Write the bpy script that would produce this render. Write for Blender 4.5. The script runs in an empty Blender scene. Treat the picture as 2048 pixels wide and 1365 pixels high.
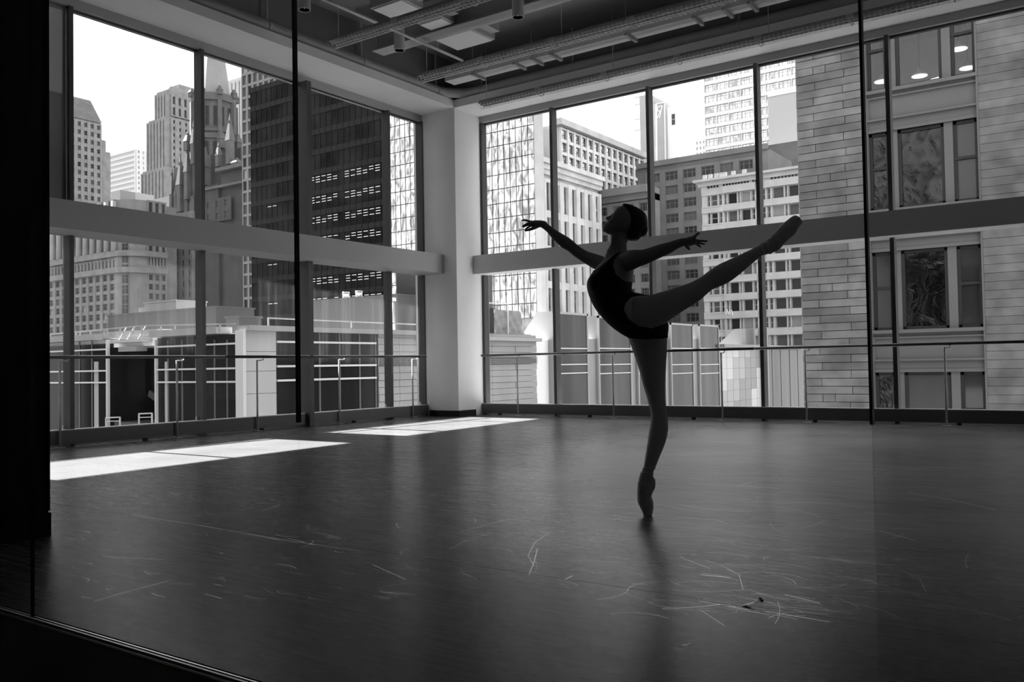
import bpy, math, random
from mathutils import Vector, Matrix
random.seed(7)
sc = bpy.context.scene
COL = sc.collection

# ------------------------------------------------------------------ camera
S = 0.877                       # eye height above the studio floor, metres
YAW, PITCH, ROLL, FPX = 0.613985, 0.028168, -0.016962, 1763.977
W, H = 2048, 1365
fw = Vector((-math.sin(YAW)*math.cos(PITCH), math.cos(YAW)*math.cos(PITCH), math.sin(PITCH)))
_r0 = Vector((math.cos(YAW), math.sin(YAW), 0)); _u0 = _r0.cross(fw)
rt = (_r0*math.cos(ROLL) + _u0*math.sin(ROLL)).normalized(); up = rt.cross(fw).normalized()
EYE = Vector((0, 0, S))
cam = bpy.data.cameras.new('camera'); cam.sensor_width = 36.0; cam.lens = FPX/W*36.0
cam.clip_start = 0.05; cam.clip_end = 2000
cam_ob = bpy.data.objects.new('camera', cam); COL.objects.link(cam_ob)
M = Matrix((rt, up, -fw)).transposed().to_4x4(); M.translation = EYE
cam_ob.matrix_world = M
sc.camera = cam_ob

# ------------------------------------------------------------------ sky, sun, exposure
wd = bpy.data.worlds.new('sky'); sc.world = wd; wd.use_nodes = True
bg = wd.node_tree.nodes['Background']; bg.inputs[0].default_value = (1, 1, 1, 1); bg.inputs[1].default_value = 1.5
sun = bpy.data.lights.new('sun', 'SUN'); sun.energy = 42; sun.angle = math.radians(0.25)
sun_ob = bpy.data.objects.new('sun', sun); COL.objects.link(sun_ob)
SUN_SLOPE = 0.765               # rise per metre towards the west, where the sun stands
sun_ob.rotation_euler = Vector((1, 0.0, -SUN_SLOPE)).to_track_quat('-Z', 'Y').to_euler()
sc.view_settings.view_transform = 'Standard'; sc.view_settings.look = 'None'
sc.view_settings.gamma = 1.0; sc.view_settings.use_curve_mapping = False
sc.view_settings.exposure = 0.75
cy = sc.cycles
cy.use_denoising = True
cy.max_bounces = 10; cy.diffuse_bounces = 5; cy.glossy_bounces = 4; cy.transparent_max_bounces = 24
cy.caustics_reflective = False; cy.caustics_refractive = False; cy.sample_clamp_indirect = 6.0

# ------------------------------------------------------------------ pixel -> real point on a real plane
def ray(px, py): return fw + rt*((px - W/2)/FPX) - up*((py - H/2)/FPX)
def on_x(px, py, X): d = ray(px, py); return EYE + d*(X/d.x)
def on_y(px, py, Y): d = ray(px, py); return EYE + d*(Y/d.y)
def on_z(px, py, Z): d = ray(px, py); return EYE + d*((Z - S)/d.z)
def project(v):
    q = Vector(v) - EYE; z = q.dot(fw); return (W/2 + FPX*q.dot(rt)/z, H/2 - FPX*q.dot(up)/z)

# ------------------------------------------------------------------ materials
def mat(name, g, rough=0.6, spec=0.3, metal=0.0, var=0.0, scale=4.0, bump=0.0, stretch=(1, 1, 1), bscale=None):
    m = bpy.data.materials.new(name); m.use_nodes = True
    nt = m.node_tree; b = nt.nodes['Principled BSDF']
    b.inputs['Base Color'].default_value = (g, g, g, 1); b.inputs['Roughness'].default_value = rough
    b.inputs['Specular IOR Level'].default_value = spec; b.inputs['Metallic'].default_value = metal
    if var or bump:
        tc = nt.nodes.new('ShaderNodeTexCoord'); mp = nt.nodes.new('ShaderNodeMapping')
        mp.inputs['Scale'].default_value = stretch; nt.links.new(tc.outputs['Object'], mp.inputs['Vector'])
        n = nt.nodes.new('ShaderNodeTexNoise'); n.inputs['Scale'].default_value = scale; n.inputs['Detail'].default_value = 5
        nt.links.new(mp.outputs[0], n.inputs['Vector'])
        if var:
            r = nt.nodes.new('ShaderNodeValToRGB')
            lo, hi = g*(1 - var), g*(1 + var)
            r.color_ramp.elements[0].position = 0.3; r.color_ramp.elements[1].position = 0.7
            r.color_ramp.elements[0].color = (lo, lo, lo, 1); r.color_ramp.elements[1].color = (hi, hi, hi, 1)
            nt.links.new(n.outputs['Fac'], r.inputs[0]); nt.links.new(r.outputs[0], b.inputs['Base Color'])
        if bump:
            n2 = n
            if bscale:
                n2 = nt.nodes.new('ShaderNodeTexNoise'); n2.inputs['Scale'].default_value = bscale
                n2.inputs['Detail'].default_value = 2; nt.links.new(mp.outputs[0], n2.inputs['Vector'])
            bp = nt.nodes.new('ShaderNodeBump'); bp.inputs['Strength'].default_value = 1.0
            bp.inputs['Distance'].default_value = bump
            nt.links.new(n2.outputs['Fac'], bp.inputs['Height']); nt.links.new(bp.outputs[0], b.inputs['Normal'])
    return m
def glass(name, tint=0.95, dirt=0.0, dirtg=0.6, refl=1.0, streak=(9, 9, 0.35)):
    m = bpy.data.materials.new(name); m.use_nodes = True; nt = m.node_tree
    nt.nodes.remove(nt.nodes['Principled BSDF']); out = nt.nodes['Material Output']
    tr = nt.nodes.new('ShaderNodeBsdfTransparent'); tr.inputs[0].default_value = (tint, tint, tint, 1)
    gl = nt.nodes.new('ShaderNodeBsdfGlossy'); gl.inputs['Roughness'].default_value = 0.0
    lw = nt.nodes.new('ShaderNodeLayerWeight'); lw.inputs[0].default_value = 0.5          # Schlick: 0.04 + 0.96 (1-cos)^5
    pw = nt.nodes.new('ShaderNodeMath'); pw.operation = 'POWER'; pw.inputs[1].default_value = 5.0
    ma = nt.nodes.new('ShaderNodeMath'); ma.operation = 'MULTIPLY_ADD'; ma.inputs[1].default_value = 0.96*refl; ma.inputs[2].default_value = 0.04*refl
    nt.links.new(lw.outputs['Facing'], pw.inputs[0]); nt.links.new(pw.outputs[0], ma.inputs[0])
    mx = nt.nodes.new('ShaderNodeMixShader'); nt.links.new(ma.outputs[0], mx.inputs[0])
    nt.links.new(tr.outputs[0], mx.inputs[1]); nt.links.new(gl.outputs[0], mx.inputs[2])
    last = mx
    if dirt:
        tc = nt.nodes.new('ShaderNodeTexCoord'); mp = nt.nodes.new('ShaderNodeMapping'); mp.inputs['Scale'].default_value = streak
        n = nt.nodes.new('ShaderNodeTexNoise'); n.inputs['Scale'].default_value = 1.0; n.inputs['Detail'].default_value = 6
        n.inputs['Roughness'].default_value = 0.65
        nt.links.new(tc.outputs['Object'], mp.inputs[0]); nt.links.new(mp.outputs[0], n.inputs['Vector'])
        r = nt.nodes.new('ShaderNodeValToRGB'); r.color_ramp.elements[0].position = 0.48; r.color_ramp.elements[1].position = 0.8
        r.color_ramp.elements[0].color = (dirt*0.15,)*3 + (1,); r.color_ramp.elements[1].color = (dirt,)*3 + (1,)
        nt.links.new(n.outputs['Fac'], r.inputs[0])
        df = nt.nodes.new('ShaderNodeBsdfTranslucent'); df.inputs[0].default_value = (dirtg,)*3 + (1,)
        m2 = nt.nodes.new('ShaderNodeMixShader'); nt.links.new(r.outputs[0], m2.inputs[0])
        nt.links.new(mx.outputs[0], m2.inputs[1]); nt.links.new(df.outputs[0], m2.inputs[2]); last = m2
    nt.links.new(last.outputs[0], out.inputs['Surface'])
    return m
def emit(name, s):
    m = bpy.data.materials.new(name); m.use_nodes = True; nt = m.node_tree
    b = nt.nodes['Principled BSDF']; b.inputs['Emission Color'].default_value = (1, 1, 1, 1)
    b.inputs['Emission Strength'].default_value = s; return m

# ------------------------------------------------------------------ mesh building
BOXF = [(0, 3, 2, 1), (4, 5, 6, 7), (0, 1, 5, 4), (1, 2, 6, 5), (2, 3, 7, 6), (3, 0, 4, 7)]
class MB:
    def __init__(s): s.v = []; s.f = []; s.mi = []; s.sm = []
    def add(s, vs, fs, mi=0, smooth=False):
        k = len(s.v); s.v += [tuple(v) for v in vs]
        for f in fs: s.f.append(tuple(i + k for i in f)); s.mi.append(mi); s.sm.append(smooth)
        return s
    def box(s, x0, x1, y0, y1, z0, z1, mi=0):
        x0, x1 = min(x0, x1), max(x0, x1); y0, y1 = min(y0, y1), max(y0, y1); z0, z1 = min(z0, z1), max(z0, z1)
        return s.add([(x0, y0, z0), (x1, y0, z0), (x1, y1, z0), (x0, y1, z0), (x0, y0, z1), (x1, y0, z1), (x1, y1, z1), (x0, y1, z1)], BOXF, mi)
    def hexa(s, lo, hi, mi=0): return s.add(list(lo) + list(hi), BOXF, mi)     # two quads, bottom then top, counter-clockwise from above
    def bar(s, a, b, w, h=None, mi=0):
        a, b = Vector(a), Vector(b); h = h or w; d = (b - a).normalized()
        u = d.cross(Vector((0, 0, 1))); u = u.normalized() if u.length > 1e-4 else Vector((1, 0, 0)); n = u.cross(d)
        q = lambda p: [p - u*w/2 - n*h/2, p + u*w/2 - n*h/2, p + u*w/2 + n*h/2, p - u*w/2 + n*h/2]
        return s.add(q(a) + q(b), BOXF, mi)
    def tube(s, pts, r, n=12, mi=0, cap=True, smooth=True):
        pts = [Vector(p) for p in pts]; rr = r if isinstance(r, (list, tuple)) else [r]*len(pts); vs = []; pu = None
        for i, p in enumerate(pts):
            d = (pts[min(i+1, len(pts)-1)] - pts[max(i-1, 0)]).normalized()
            u = pu - d*pu.dot(d) if pu else d.cross(Vector((0, 0, 1)))
            if u.length < 1e-4: u = d.cross(Vector((1, 0, 0)))
            u.normalize(); pu = u; w = d.cross(u)
            vs += [p + (u*math.cos(2*math.pi*k/n) + w*math.sin(2*math.pi*k/n))*rr[i] for k in range(n)]
        fs = [(i*n + k, i*n + (k+1) % n, (i+1)*n + (k+1) % n, (i+1)*n + k) for i in range(len(pts)-1) for k in range(n)]
        s.add(vs, fs, mi, smooth)
        if cap: 
            k = len(s.v) - len(vs); s.f += [tuple(k + j for j in reversed(range(n))), tuple(k + len(vs) - n + j for j in range(n))]
            s.mi += [mi, mi]; s.sm += [False, False]
        return s
    def poly(s, pts, axis, a, b, mi=0):       # prism: polygon in the two other axes, extruded along axis from a to b
        def mk(p, t): return (t, p[0], p[1]) if axis == 'x' else ((p[0], t, p[1]) if axis == 'y' else (p[0], p[1], t))
        n = len(pts); vs = [mk(p, a) for p in pts] + [mk(p, b) for p in pts]
        fs = [tuple(range(n)), tuple(reversed(range(n, 2*n)))] + [(i, i+n, (i+1) % n + n, (i+1) % n) for i in range(n)]
        return s.add(vs, fs, mi)
    def mesh(s, name, mats):
        me = bpy.data.meshes.new(name); me.from_pydata(s.v, [], s.f)
        for m in (mats if isinstance(mats, (list, tuple)) else [mats]): me.materials.append(m)
        me.polygons.foreach_set('material_index', s.mi); me.polygons.foreach_set('use_smooth', s.sm)
        me.update(); return me
def wloc(o):
    v = Vector((0, 0, 0))
    while o: v += o.location; o = o.parent
    return v
def obj(name, mb, mats, parent=None, kind=None, label=None):     # mesh given in world coordinates
    if isinstance(mb, MB):
        if parent:
            q = wloc(parent); mb.v = [(v[0]-q.x, v[1]-q.y, v[2]-q.z) for v in mb.v]
        me = mb.mesh(name, mats)
    else: me = mb
    o = bpy.data.objects.new(name, me); COL.objects.link(o)
    if parent: o.parent = parent
    if kind: o['kind'] = kind
    if label: o['label'] = label
    return o
def put(name, me, parent, loc, rz=0):                            # a shared mesh, own object
    o = bpy.data.objects.new(name, me); COL.objects.link(o); o.parent = parent
    o.location = Vector(loc) - (wloc(parent) if parent else Vector((0, 0, 0))); o.rotation_euler[2] = rz; return o
def thing(name, label, cat, loc=(0, 0, 0), group=None):
    o = bpy.data.objects.new(name, None); COL.objects.link(o); o.location = loc; o.empty_display_size = 0.2
    o['label'] = label; o['category'] = cat
    if group: o['group'] = group
    return o
def tag(o, label, cat, group=None):
    o['label'] = label; o['category'] = cat
    if group: o['group'] = group
    return o
def struct(name, loc=(0, 0, 0)):
    o = bpy.data.objects.new(name, None); COL.objects.link(o); o.location = loc; o.empty_display_size = 0.2; o['kind'] = 'structure'; return o
# ================================================================== THE ROOM
m_white = mat('white_paint', 0.85, 0.7, 0.2, var=0.03, scale=2)
m_ceil = mat('grey_ceiling_paint', 0.26, 0.8, 0.2, var=0.06, scale=1.5)
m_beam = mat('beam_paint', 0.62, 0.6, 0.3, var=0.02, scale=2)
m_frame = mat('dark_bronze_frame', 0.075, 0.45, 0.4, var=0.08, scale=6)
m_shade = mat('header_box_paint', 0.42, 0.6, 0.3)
m_rail = mat('heater_rail_paint', 0.13, 0.5, 0.4, var=0.04, scale=3)
m_black = mat('black_rubber', 0.012, 0.6, 0.3)
m_pier = mat('dark_wall_paint', 0.035, 0.75, 0.2, var=0.1, scale=2)  # pier's unlit face: its shade is put into the paint
m_metal = mat('brushed_steel', 0.55, 0.3, 0.5, 0.9)
m_wood = mat('dark_barre_wood', 0.06, 0.35, 0.5, var=0.25, scale=3, stretch=(1, 1, 6))
m_post = mat('grey_post_paint', 0.5, 0.4, 0.5)
m_light = mat('light_grey_enamel', 0.6, 0.45, 0.4)
m_pane = glass('window_glass', 0.97, dirt=0.010, refl=.03)
m_part = glass('partition_glass', 0.985, refl=.25); m_part2 = glass('partition_glass_tinted', 0.90, refl=.25)
XG, YG = -10.58, 12.97          # glass planes of the left and right window walls
XC, YC = -9.717, 12.129         # the convex corner of the column between them
ZS, ZH, ZC = 5.469, 5.355, 6.35 # soffit, window head, ceiling
XR, YB = 1.3, -3.0              # the room's far right end and the corridor's back wall
YP = 1.605                      # glass partition we look through
B0, B1 = 2.545, 2.88            # transom beam

# floor: sheets of dark dance vinyl, with tight joints between them
def floor_mat():
    m = bpy.data.materials.new('dance_vinyl'); m.use_nodes = True; nt = m.node_tree; b = nt.nodes['Principled BSDF']
    N = nt.nodes.new; L = nt.links.new
    tc = N('ShaderNodeTexCoord')
    def noise(scale, sc3, detail=4, rot=0, dist=0):
        mp = N('ShaderNodeMapping'); mp.inputs['Scale'].default_value = sc3; mp.inputs['Rotation'].default_value = (0, 0, rot)
        L(tc.outputs['Object'], mp.inputs[0]); n = N('ShaderNodeTexNoise'); n.inputs['Scale'].default_value = scale
        n.inputs['Detail'].default_value = detail; n.inputs['Distortion'].default_value = dist; L(mp.outputs[0], n.inputs['Vector']); return n
    def ramp(n, p0, p1, c0, c1):
        r = N('ShaderNodeValToRGB'); r.color_ramp.elements[0].position = p0; r.color_ramp.elements[1].position = p1
        r.color_ramp.elements[0].color = (c0, c0, c0, 1); r.color_ramp.elements[1].color = (c1, c1, c1, 1)
        L(n.outputs[0], r.inputs[0]); return r
    def mix(a, bb, fac, mode='ADD'):
        x = N('ShaderNodeMixRGB'); x.blend_type = mode; x.inputs[0].default_value = fac; L(a.outputs[0], x.inputs[1]); L(bb.outputs[0], x.inputs[2]); return x
    base = ramp(noise(1.3, (1, 1, 1), 5), 0.3, 0.7, 0.065, 0.085)
    grain = ramp(noise(3.0, (1.2, 26, 1), 4, 0.05), 0.35, 0.75, 0.0, 0.006)
    c = mix(base, grain, 1.0)
    # long thin scuffs running in several directions
    for i, (rot, sx, sy, p) in enumerate([(0.12, .55, 42, .69), (-.35, .8, 50, .71), (.9, .9, 55, .74), (-1.1, .9, 48, .74)]):
        s_ = ramp(noise(1.0, (sx, sy, 1), 2, rot, .15), p, p + .03, 0.0, 0.20)
        msk = ramp(noise(.7, (1, 1, 1), 3, i*.7), .5, .68, 0, 1)
        s2 = mix(s_, msk, 1.0, 'MULTIPLY'); c = mix(c, s2, 1.0)
    # window glare painted into the floor's middle: paler, shinier ellipse, plus fine scratches
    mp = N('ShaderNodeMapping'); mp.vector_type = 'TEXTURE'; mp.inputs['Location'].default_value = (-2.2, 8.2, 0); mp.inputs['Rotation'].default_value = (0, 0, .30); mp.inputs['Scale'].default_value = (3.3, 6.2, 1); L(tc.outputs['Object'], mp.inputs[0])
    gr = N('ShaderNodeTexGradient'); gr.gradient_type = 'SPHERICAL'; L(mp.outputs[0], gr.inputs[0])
    glare = ramp(gr, 0.0, .85, 0, 1); glare.color_ramp.interpolation = 'EASE'; glare = mix(glare, ramp(noise(.8, (1, 1, 1), 5, 0, .6), .28, .7, .3, 1), 1.0, 'MULTIPLY'); dn = ramp(noise(1.0, (3, 70, 1), 4, .1, .2), .42, .7, .08, .45); c = mix(c, mix(glare, dn, 1.0, 'MULTIPLY'), 1.0)
    L(c.outputs[0], b.inputs['Base Color'])
    r1 = ramp(noise(2.0, (1, 22, 1), 5, 0.05), 0.3, 0.75, 0.25, 0.30); rr_ = mix(r1, ramp(glare, .05, .8, 0, .05), 1.0); L(rr_.outputs[0], b.inputs['Roughness'])
    sp_ = ramp(glare, .0, .75, .035, 1.0); L(sp_.outputs[0], b.inputs['Specular IOR Level'])
    hn = noise(6, (1, 30, 1), 3, .05); bp = N('ShaderNodeBump'); bp.inputs['Strength'].default_value = .05; bp.inputs['Distance'].default_value = .002
    L(hn.outputs[0], bp.inputs['Height']); L(bp.outputs[0], b.inputs['Normal'])
    return m
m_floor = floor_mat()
fl = struct('floor')
obj('subfloor', MB().box(XG - .05, XR, YB, YG + .05, -0.32, -0.012), m_black, fl)
seam0 = on_z(400, 1051, 0).y
ys = [YP + .03]; k = -3
while seam0 + k*1.62 < YG:
    y = seam0 + k*1.62
    if y > YP + .3: ys.append(y)
    k += 1
ys.append(YG - .02)
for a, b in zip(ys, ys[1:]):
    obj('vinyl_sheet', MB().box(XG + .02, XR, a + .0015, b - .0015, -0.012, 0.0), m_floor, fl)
m_corridor = mat('corridor_carpet', 0.006, 0.95, 0.05)  # unlit corridor floor: its darkness is put into a near-black colour
obj('corridor_carpet', MB().box(-6, XR, YB, YP - .03, -0.012, -0.002), m_corridor, fl)
m_line = mat('chalky_scuff', 0.9, 0.42, 0.5, 0.85)

# ceiling, soffits
ce = struct('ceiling')
obj('ceiling_slab', MB().box(XG - .2, XR, YB, YG + .2, ZC, ZC + .2), m_ceil, ce)
sf = MB(); sf.box(XG - .1, XC, YB, YG + .1, ZS, ZS + .14); obj('soffit', sf, m_white, ce)
sf = MB(); sf.box(XC, XR, YC, YG + .1, ZS, ZS + .14); obj('soffit', sf, m_white, ce)
obj('fascia', MB().box(XG - .1, XC - .16, YB, YG + .1, ZS + .14, ZC), m_ceil, ce)
obj('fascia', MB().box(XC - .16, XR, YC + .16, YG + .1, ZS + .14, ZC), m_ceil, ce)

# closed walls: right end, corridor back, dark pier on the left
w = struct('wall_right'); obj('wall_face', MB().box(XR, XR + .2, YB, YG + .2, -.3, ZC + .2), mat('end_wall_paint', .3, .8, .2), w)
w = struct('wall_back'); obj('wall_face', MB().box(-6.2, XR + .2, YB - .2, YB, -.3, ZC + .2), mat('corridor_paint', .5, .8, .2), w)
w = struct('wall_entry')
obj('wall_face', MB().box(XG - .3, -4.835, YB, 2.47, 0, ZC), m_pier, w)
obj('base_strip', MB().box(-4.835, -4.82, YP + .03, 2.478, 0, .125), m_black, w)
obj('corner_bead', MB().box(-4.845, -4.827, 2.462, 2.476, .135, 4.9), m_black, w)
w = struct('wall_corner')
obj('column_face', MB().box(XG - .1, XC, YC, YG + .1, 0, ZS), m_white, w)
cb = MB(); cb.box(XG + .2, XC + .008, YC - .008, YC, 0, .105); cb.box(XC, XC + .008, YC - .008, YG - .35, 0, .105); obj('base_strip', cb, m_black, w)

# window walls: bays of glass between dark mullions
ML = [2.53, 4.30*S - .02, 6.42*S, 8.53*S, 10.62*S, 12.81*S, YC]            # left wall, y of mullions
MR = [XC] + [x*S for x in (-9.30, -7.19, -5.15, -3.04, -.94, .3)] + [XR]
def bay(n, axis, a, b, edgewide):
    w = struct('window_%d' % n)
    def bx(mb, u0, u1, d0, d1, z0, z1):       # u along the wall, d inwards from the glass
        return mb.box(XG + d0, XG + d1, u0, u1, z0, z1) if axis == 'x' else mb.box(u0, u1, YG - d0, YG - d1, z0, z1)
    wd_ = .055
    obj('glass_pane', bx(MB(), a, b, -.012, .0, 2.72, ZH), m_pane, w)
    obj('glass_pane', bx(MB(), a, b, -.012, .0, .0, 2.72), m_pane, w)
    if edgewide == 2: bx_ = bx(MB(), b - .045, b + .045, -.03, .24, 0, ZH)
    else: bx_ = bx(MB(), b - wd_/2, b + wd_/2, -.03, .125, 0, ZH) 
    obj('mullion', bx_, m_frame, w)
    if edgewide == 1: obj('jamb', bx(MB(), a, a + .05, -.03, .11, 0, ZH), m_frame, w)
    obj('sill_frame', bx(MB(), a + .03, b - .03, -.02, .03, .0, .03), m_light, w)
    obj('head_frame', bx(MB(), a + .03, b - .03, -.02, .04, ZH - .03, ZH), m_frame, w)
    obj('hinge_stop', bx(MB(), b - .06, b - .028, .0, .03, .19, .25), m_light, w)
    return w
for i, (a, b) in enumerate(zip(ML, ML[1:])): bay(i + 1, 'x', a, b, 2 if i == 3 else (1 if i == 0 else 0))
for i, (a, b) in enumerate(zip(MR, MR[1:])): bay(i + 7, 'y', a, b, 1 if i == 0 else 0)
# head boxes (shade pockets)
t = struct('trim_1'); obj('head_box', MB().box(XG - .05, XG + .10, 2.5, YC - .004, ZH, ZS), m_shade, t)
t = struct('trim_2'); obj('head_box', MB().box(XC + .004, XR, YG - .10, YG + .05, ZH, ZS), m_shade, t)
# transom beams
t = struct('trim_3'); obj('transom_beam', MB().box(XG + .005, -10.0, 2.48, YC - .003, B0, B1), mat('left_beam_paint', .42, .6, .3), t)  # same beam paint, darkened to stand for the dimmer left side
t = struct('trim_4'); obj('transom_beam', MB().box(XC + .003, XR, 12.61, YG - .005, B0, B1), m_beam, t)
# low heater rails on short feet
def heater(name, axis, a, b):
    r = struct(name)
    f = (lambda mb, u0, u1, d0, d1, z0, z1: mb.box(XG + d0, XG + d1, u0, u1, z0, z1)) if axis == 'x' else (lambda mb, u0, u1, d0, d1, z0, z1: mb.box(u0, u1, YG - d0, YG - d1, z0, z1))
    obj('rail_panel', f(MB(), a, b, .10, .17, .03, .195), m_rail, r)
    obj('rail_cap', f(MB(), a, b, .06, .172, .195, .207), m_light, r)
    n = int((b - a)/1.86)
    for i in range(n + 1):
        u = a + .35 + i*1.86
        if u < b: obj('foot', f(MB(), u, u + .05, .11, .16, 0, .03), m_black, r)
heater('baseboard_left', 'x', 2.48, YC - .003); heater('baseboard_right', 'y', XC + .003, XR)
# overhang and west wall added out of view to block the sun:
# their edges are shaped to leave two pools on the floor
t = struct('trim_5'); ZT = 9.6
xo = lambda y: -7.27 - .087*(y - 3.7) - ZT/SUN_SLOPE       # outer edge of the pools, carried up to the added overhang
xi = lambda y: -8.73 - .085*(y - 3.7) - ZT/SUN_SLOPE
ov = MB().poly([(XG - .1, -6), (XG - .1, 12.9), (xo(12.9), 12.9), (xo(8.5), 8.5), (xi(8.5) - .3, 8.5), (xi(7.41) - .3, 7.41), (xo(7.41), 7.41), (xo(-6), -6)], 'z', ZT, ZT + .15); obj('roof_overhang', ov, m_white, t)
t = struct('trim_7'); obj('window_ledge', MB().box(XG - .5, -6.8, YG + .06, YG + 2.3, -.5, -.10), mat('pale_ledge_stone', .27, .8, .2, var=.05), t); obj('gravel_ledge', MB().box(-6.8, 12, YG + .06, YG + 2.3, -.5, -.11), mat('dark_gravel', .10, .9, .1, var=.2), t)  # outside ledge added to bounce sun indoors; right part darkened for shade
t = struct('wall_west'); zn = 20.6; xn = lambda y: -8.73 - .085*(y - 3.7) - zn/SUN_SLOPE  # added unseen wall, cuts the inner edge of the pools
obj('neighbour_wall', MB().poly([(xn(-60), -60), (xn(12.7), 12.7), (xn(12.7) - 9, 12.7), (xn(-60) - 9, -60)], 'z', -30, zn), m_rail, t)
# a roller shade drawn down in the first bay of the left wall
m_fab = bpy.data.materials.new('shade_fabric'); m_fab.use_nodes = True
_nt = m_fab.node_tree; _nt.nodes.remove(_nt.nodes['Principled BSDF'])
_d = _nt.nodes.new('ShaderNodeBsdfDiffuse'); _d.inputs[0].default_value = (.3, .3, .3, 1)
_t = _nt.nodes.new('ShaderNodeBsdfTransparent'); _x = _nt.nodes.new('ShaderNodeMixShader'); _x.inputs[0].default_value = .14
_nt.links.new(_d.outputs[0], _x.inputs[1]); _nt.links.new(_t.outputs[0], _x.inputs[2]); _nt.links.new(_x.outputs[0], _nt.nodes['Material Output'].inputs[0])
rs = thing('roller_shade', 'grey mesh roller shade drawn down over upper window beside the dark pier', 'shade', (XG + .06, 4.7, ZH))
obj('shade_cloth', MB().box(XG + .055, XG + .058, 3.78, 5.595, B1 + .01, ZH - .005), m_fab, rs)
obj('bottom_bar', MB().box(XG + .045, XG + .068, 3.78, 5.595, B1 + .004, B1 + .03), m_frame, rs)

# glass partition in front of the camera
gp = struct('wall_glass'); m_alu = mat('bright_aluminium', .85, .3, .8)
seams = [-3.71*S - 1.44, -3.71*S, -2.093*S, -.4255*S, -.4255*S + 1.44, XR - .02]
seams[0] = -4.83
for a, b in zip(seams, seams[1:]):
    obj('glass_panel', MB().box(a + .0008, b - .0008, YP - .006, YP + .006, .0, 3.4), m_part if a < -.4 else m_part2, gp)
m_joint = mat('panel_joint', 0.02, 0.15, 0.6)
for x, ww, zb_ in zip(seams[1:4], (.0010, .0024, .0024), (0, .735, .765)):
    obj('panel_joint', MB().box(x - ww, x + ww, YP - .007, YP + .007, zb_, 3.4), m_joint, gp)
obj('floor_track', MB().box(-4.83, XR, YP - .014, YP - .0065, -.002, .008), m_alu, gp)
obj('floor_track', MB().box(-4.83, XR, YP + .0065, YP + .012, -.002, .006), m_metal, gp)
obj('head_track', MB().box(-4.83, XR, YP - .02, YP + .02, 3.4, ZC), m_white, gp)

# ------------------------------------------------------------------ barres
def barre(label, axis, a, b, posts, zr=1.07):
    X, Y = -10.33, 12.62
    f = (lambda u, d, z: (X + d, u, z)) if axis == 'x' else (lambda u, d, z: (u, Y - d, z))
    r = thing('ballet_barre', label, 'barre', f((a + b)/2, 0, 0), 'barres along the windows')
    obj('rail', MB().tube([f(a, 0, zr), f(b, 0, zr)], .021, 14), m_wood, r)
    for u in posts:
        p = obj('post', MB().tube([f(u, -.05, .006), f(u, -.05, zr - .045)], .0135, 10), m_post, r)
        q0, q1 = f(u - .05, -.10, 0), f(u + .05, .0, .007)
        obj('foot_plate', MB().box(q0[0], q1[0], q0[1], q1[1], 0, .007), m_post, p)
        mb = MB(); mb.tube([f(u, -.05, zr - .05), f(u + .03, -.03, zr - .052), f(u + .07, 0, zr - .045), f(u + .075, 0, zr - .015)], .008, 8); obj('bracket', mb, m_post, p)
    return r
pl = [on_z(x, y, 0).y for x, y in ((115, 896), (352, 876), (508, 862), (676, 848), (808, 835))]
yj = on_x(451, 713, -10.33).y
barre('dark wooden barre at the left windows, near half beside the dark pier', 'x', 2.6, yj - .006, [pl[0] - 2.2, pl[0], pl[1]])
barre('dark wooden barre at the left windows, far half ending by the white column', 'x', yj + .006, 11.98, pl[2:])
pr = [on_y(x, 700, 12.67).x for x in (1034, 1225, 1442, 1610, 1889)]
xj = on_y(1510, 700, 12.62).x
barre('dark wooden barre at the right windows, starting by the white column', 'y', on_y(963, 712, 12.62).x, xj - .008, pr[:3])
barre('dark wooden barre at the right windows, nearest the stone facade', 'y', xj + .008, XR - .1, pr[3:] + [.2])

# ------------------------------------------------------------------ ceiling services
ZF = 5.36
m_wire = mat('guard_wire', 0.8, 0.5, 0.4); m_house = mat('fixture_housing', 0.3, 0.5, 0.3)
m_tube = mat('lamp_tube_glass', 0.45, 0.25, 0.5)
def linear_light(label, x0, x1, y, z, seg=1.22):
    r = thing('linear_light', label, 'light', ((x0 + x1)/2, y, z), 'suspended strip lights')
    hb = MB(); hb.poly([(y - .05, z + .05), (y + .05, z + .05), (y + .085, z - .005), (y - .085, z - .005)], 'x', x0, x1); obj('housing', hb, m_house, r)
    obj('lamp_tube', MB().tube([(x0 + .03, y - .04, z - .03), (x1 - .03, y - .04, z - .03)], .016, 8), m_tube, r)
    obj('lamp_tube', MB().tube([(x0 + .03, y + .04, z - .03), (x1 - .03, y + .04, z - .03)], .016, 8), m_tube, r)
    g = MB(); R_ = .095; n = int((x1 - x0)/.065)
    for i in range(n + 1):
        x = x0 + (x1 - x0)*i/n
        g.tube([(x, y - R_*math.cos(t_), z - R_*math.sin(t_)*.9) for t_ in [math.pi*j/6 for j in range(7)]], .0030, 4, cap=False)
    for j in range(5):
        t_ = math.pi*(j + 1)/6; g.bar((x0, y - R_*math.cos(t_), z - R_*math.sin(t_)*.9), (x1, y - R_*math.cos(t_), z - R_*math.sin(t_)*.9), .0028)
    gd = obj('wire_guard', g, m_wire, r); gd['kind'] = 'stuff'
    x = x0 + seg
    while x < x1:
        c = MB(); c.tube([(x, y - .10*math.cos(t_), z - .10*math.sin(t_)*.92) for t_ in [math.pi*j/8 for j in range(9)]], .008, 6); c.box(x - .05, x + .05, y - .10, y - .085, z - .02, z + .03)
        obj('guard_clamp', c, m_post, r); x += seg
    x = x0 + .12
    while x < x1:
        h = MB(); h.tube([(x, y, z + .05), (x, y, ZC)], .005, 6); obj('hanger_rod', h, m_light, r); x += 2.44
    return r
fx = on_z(842, 155, ZF).x
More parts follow.
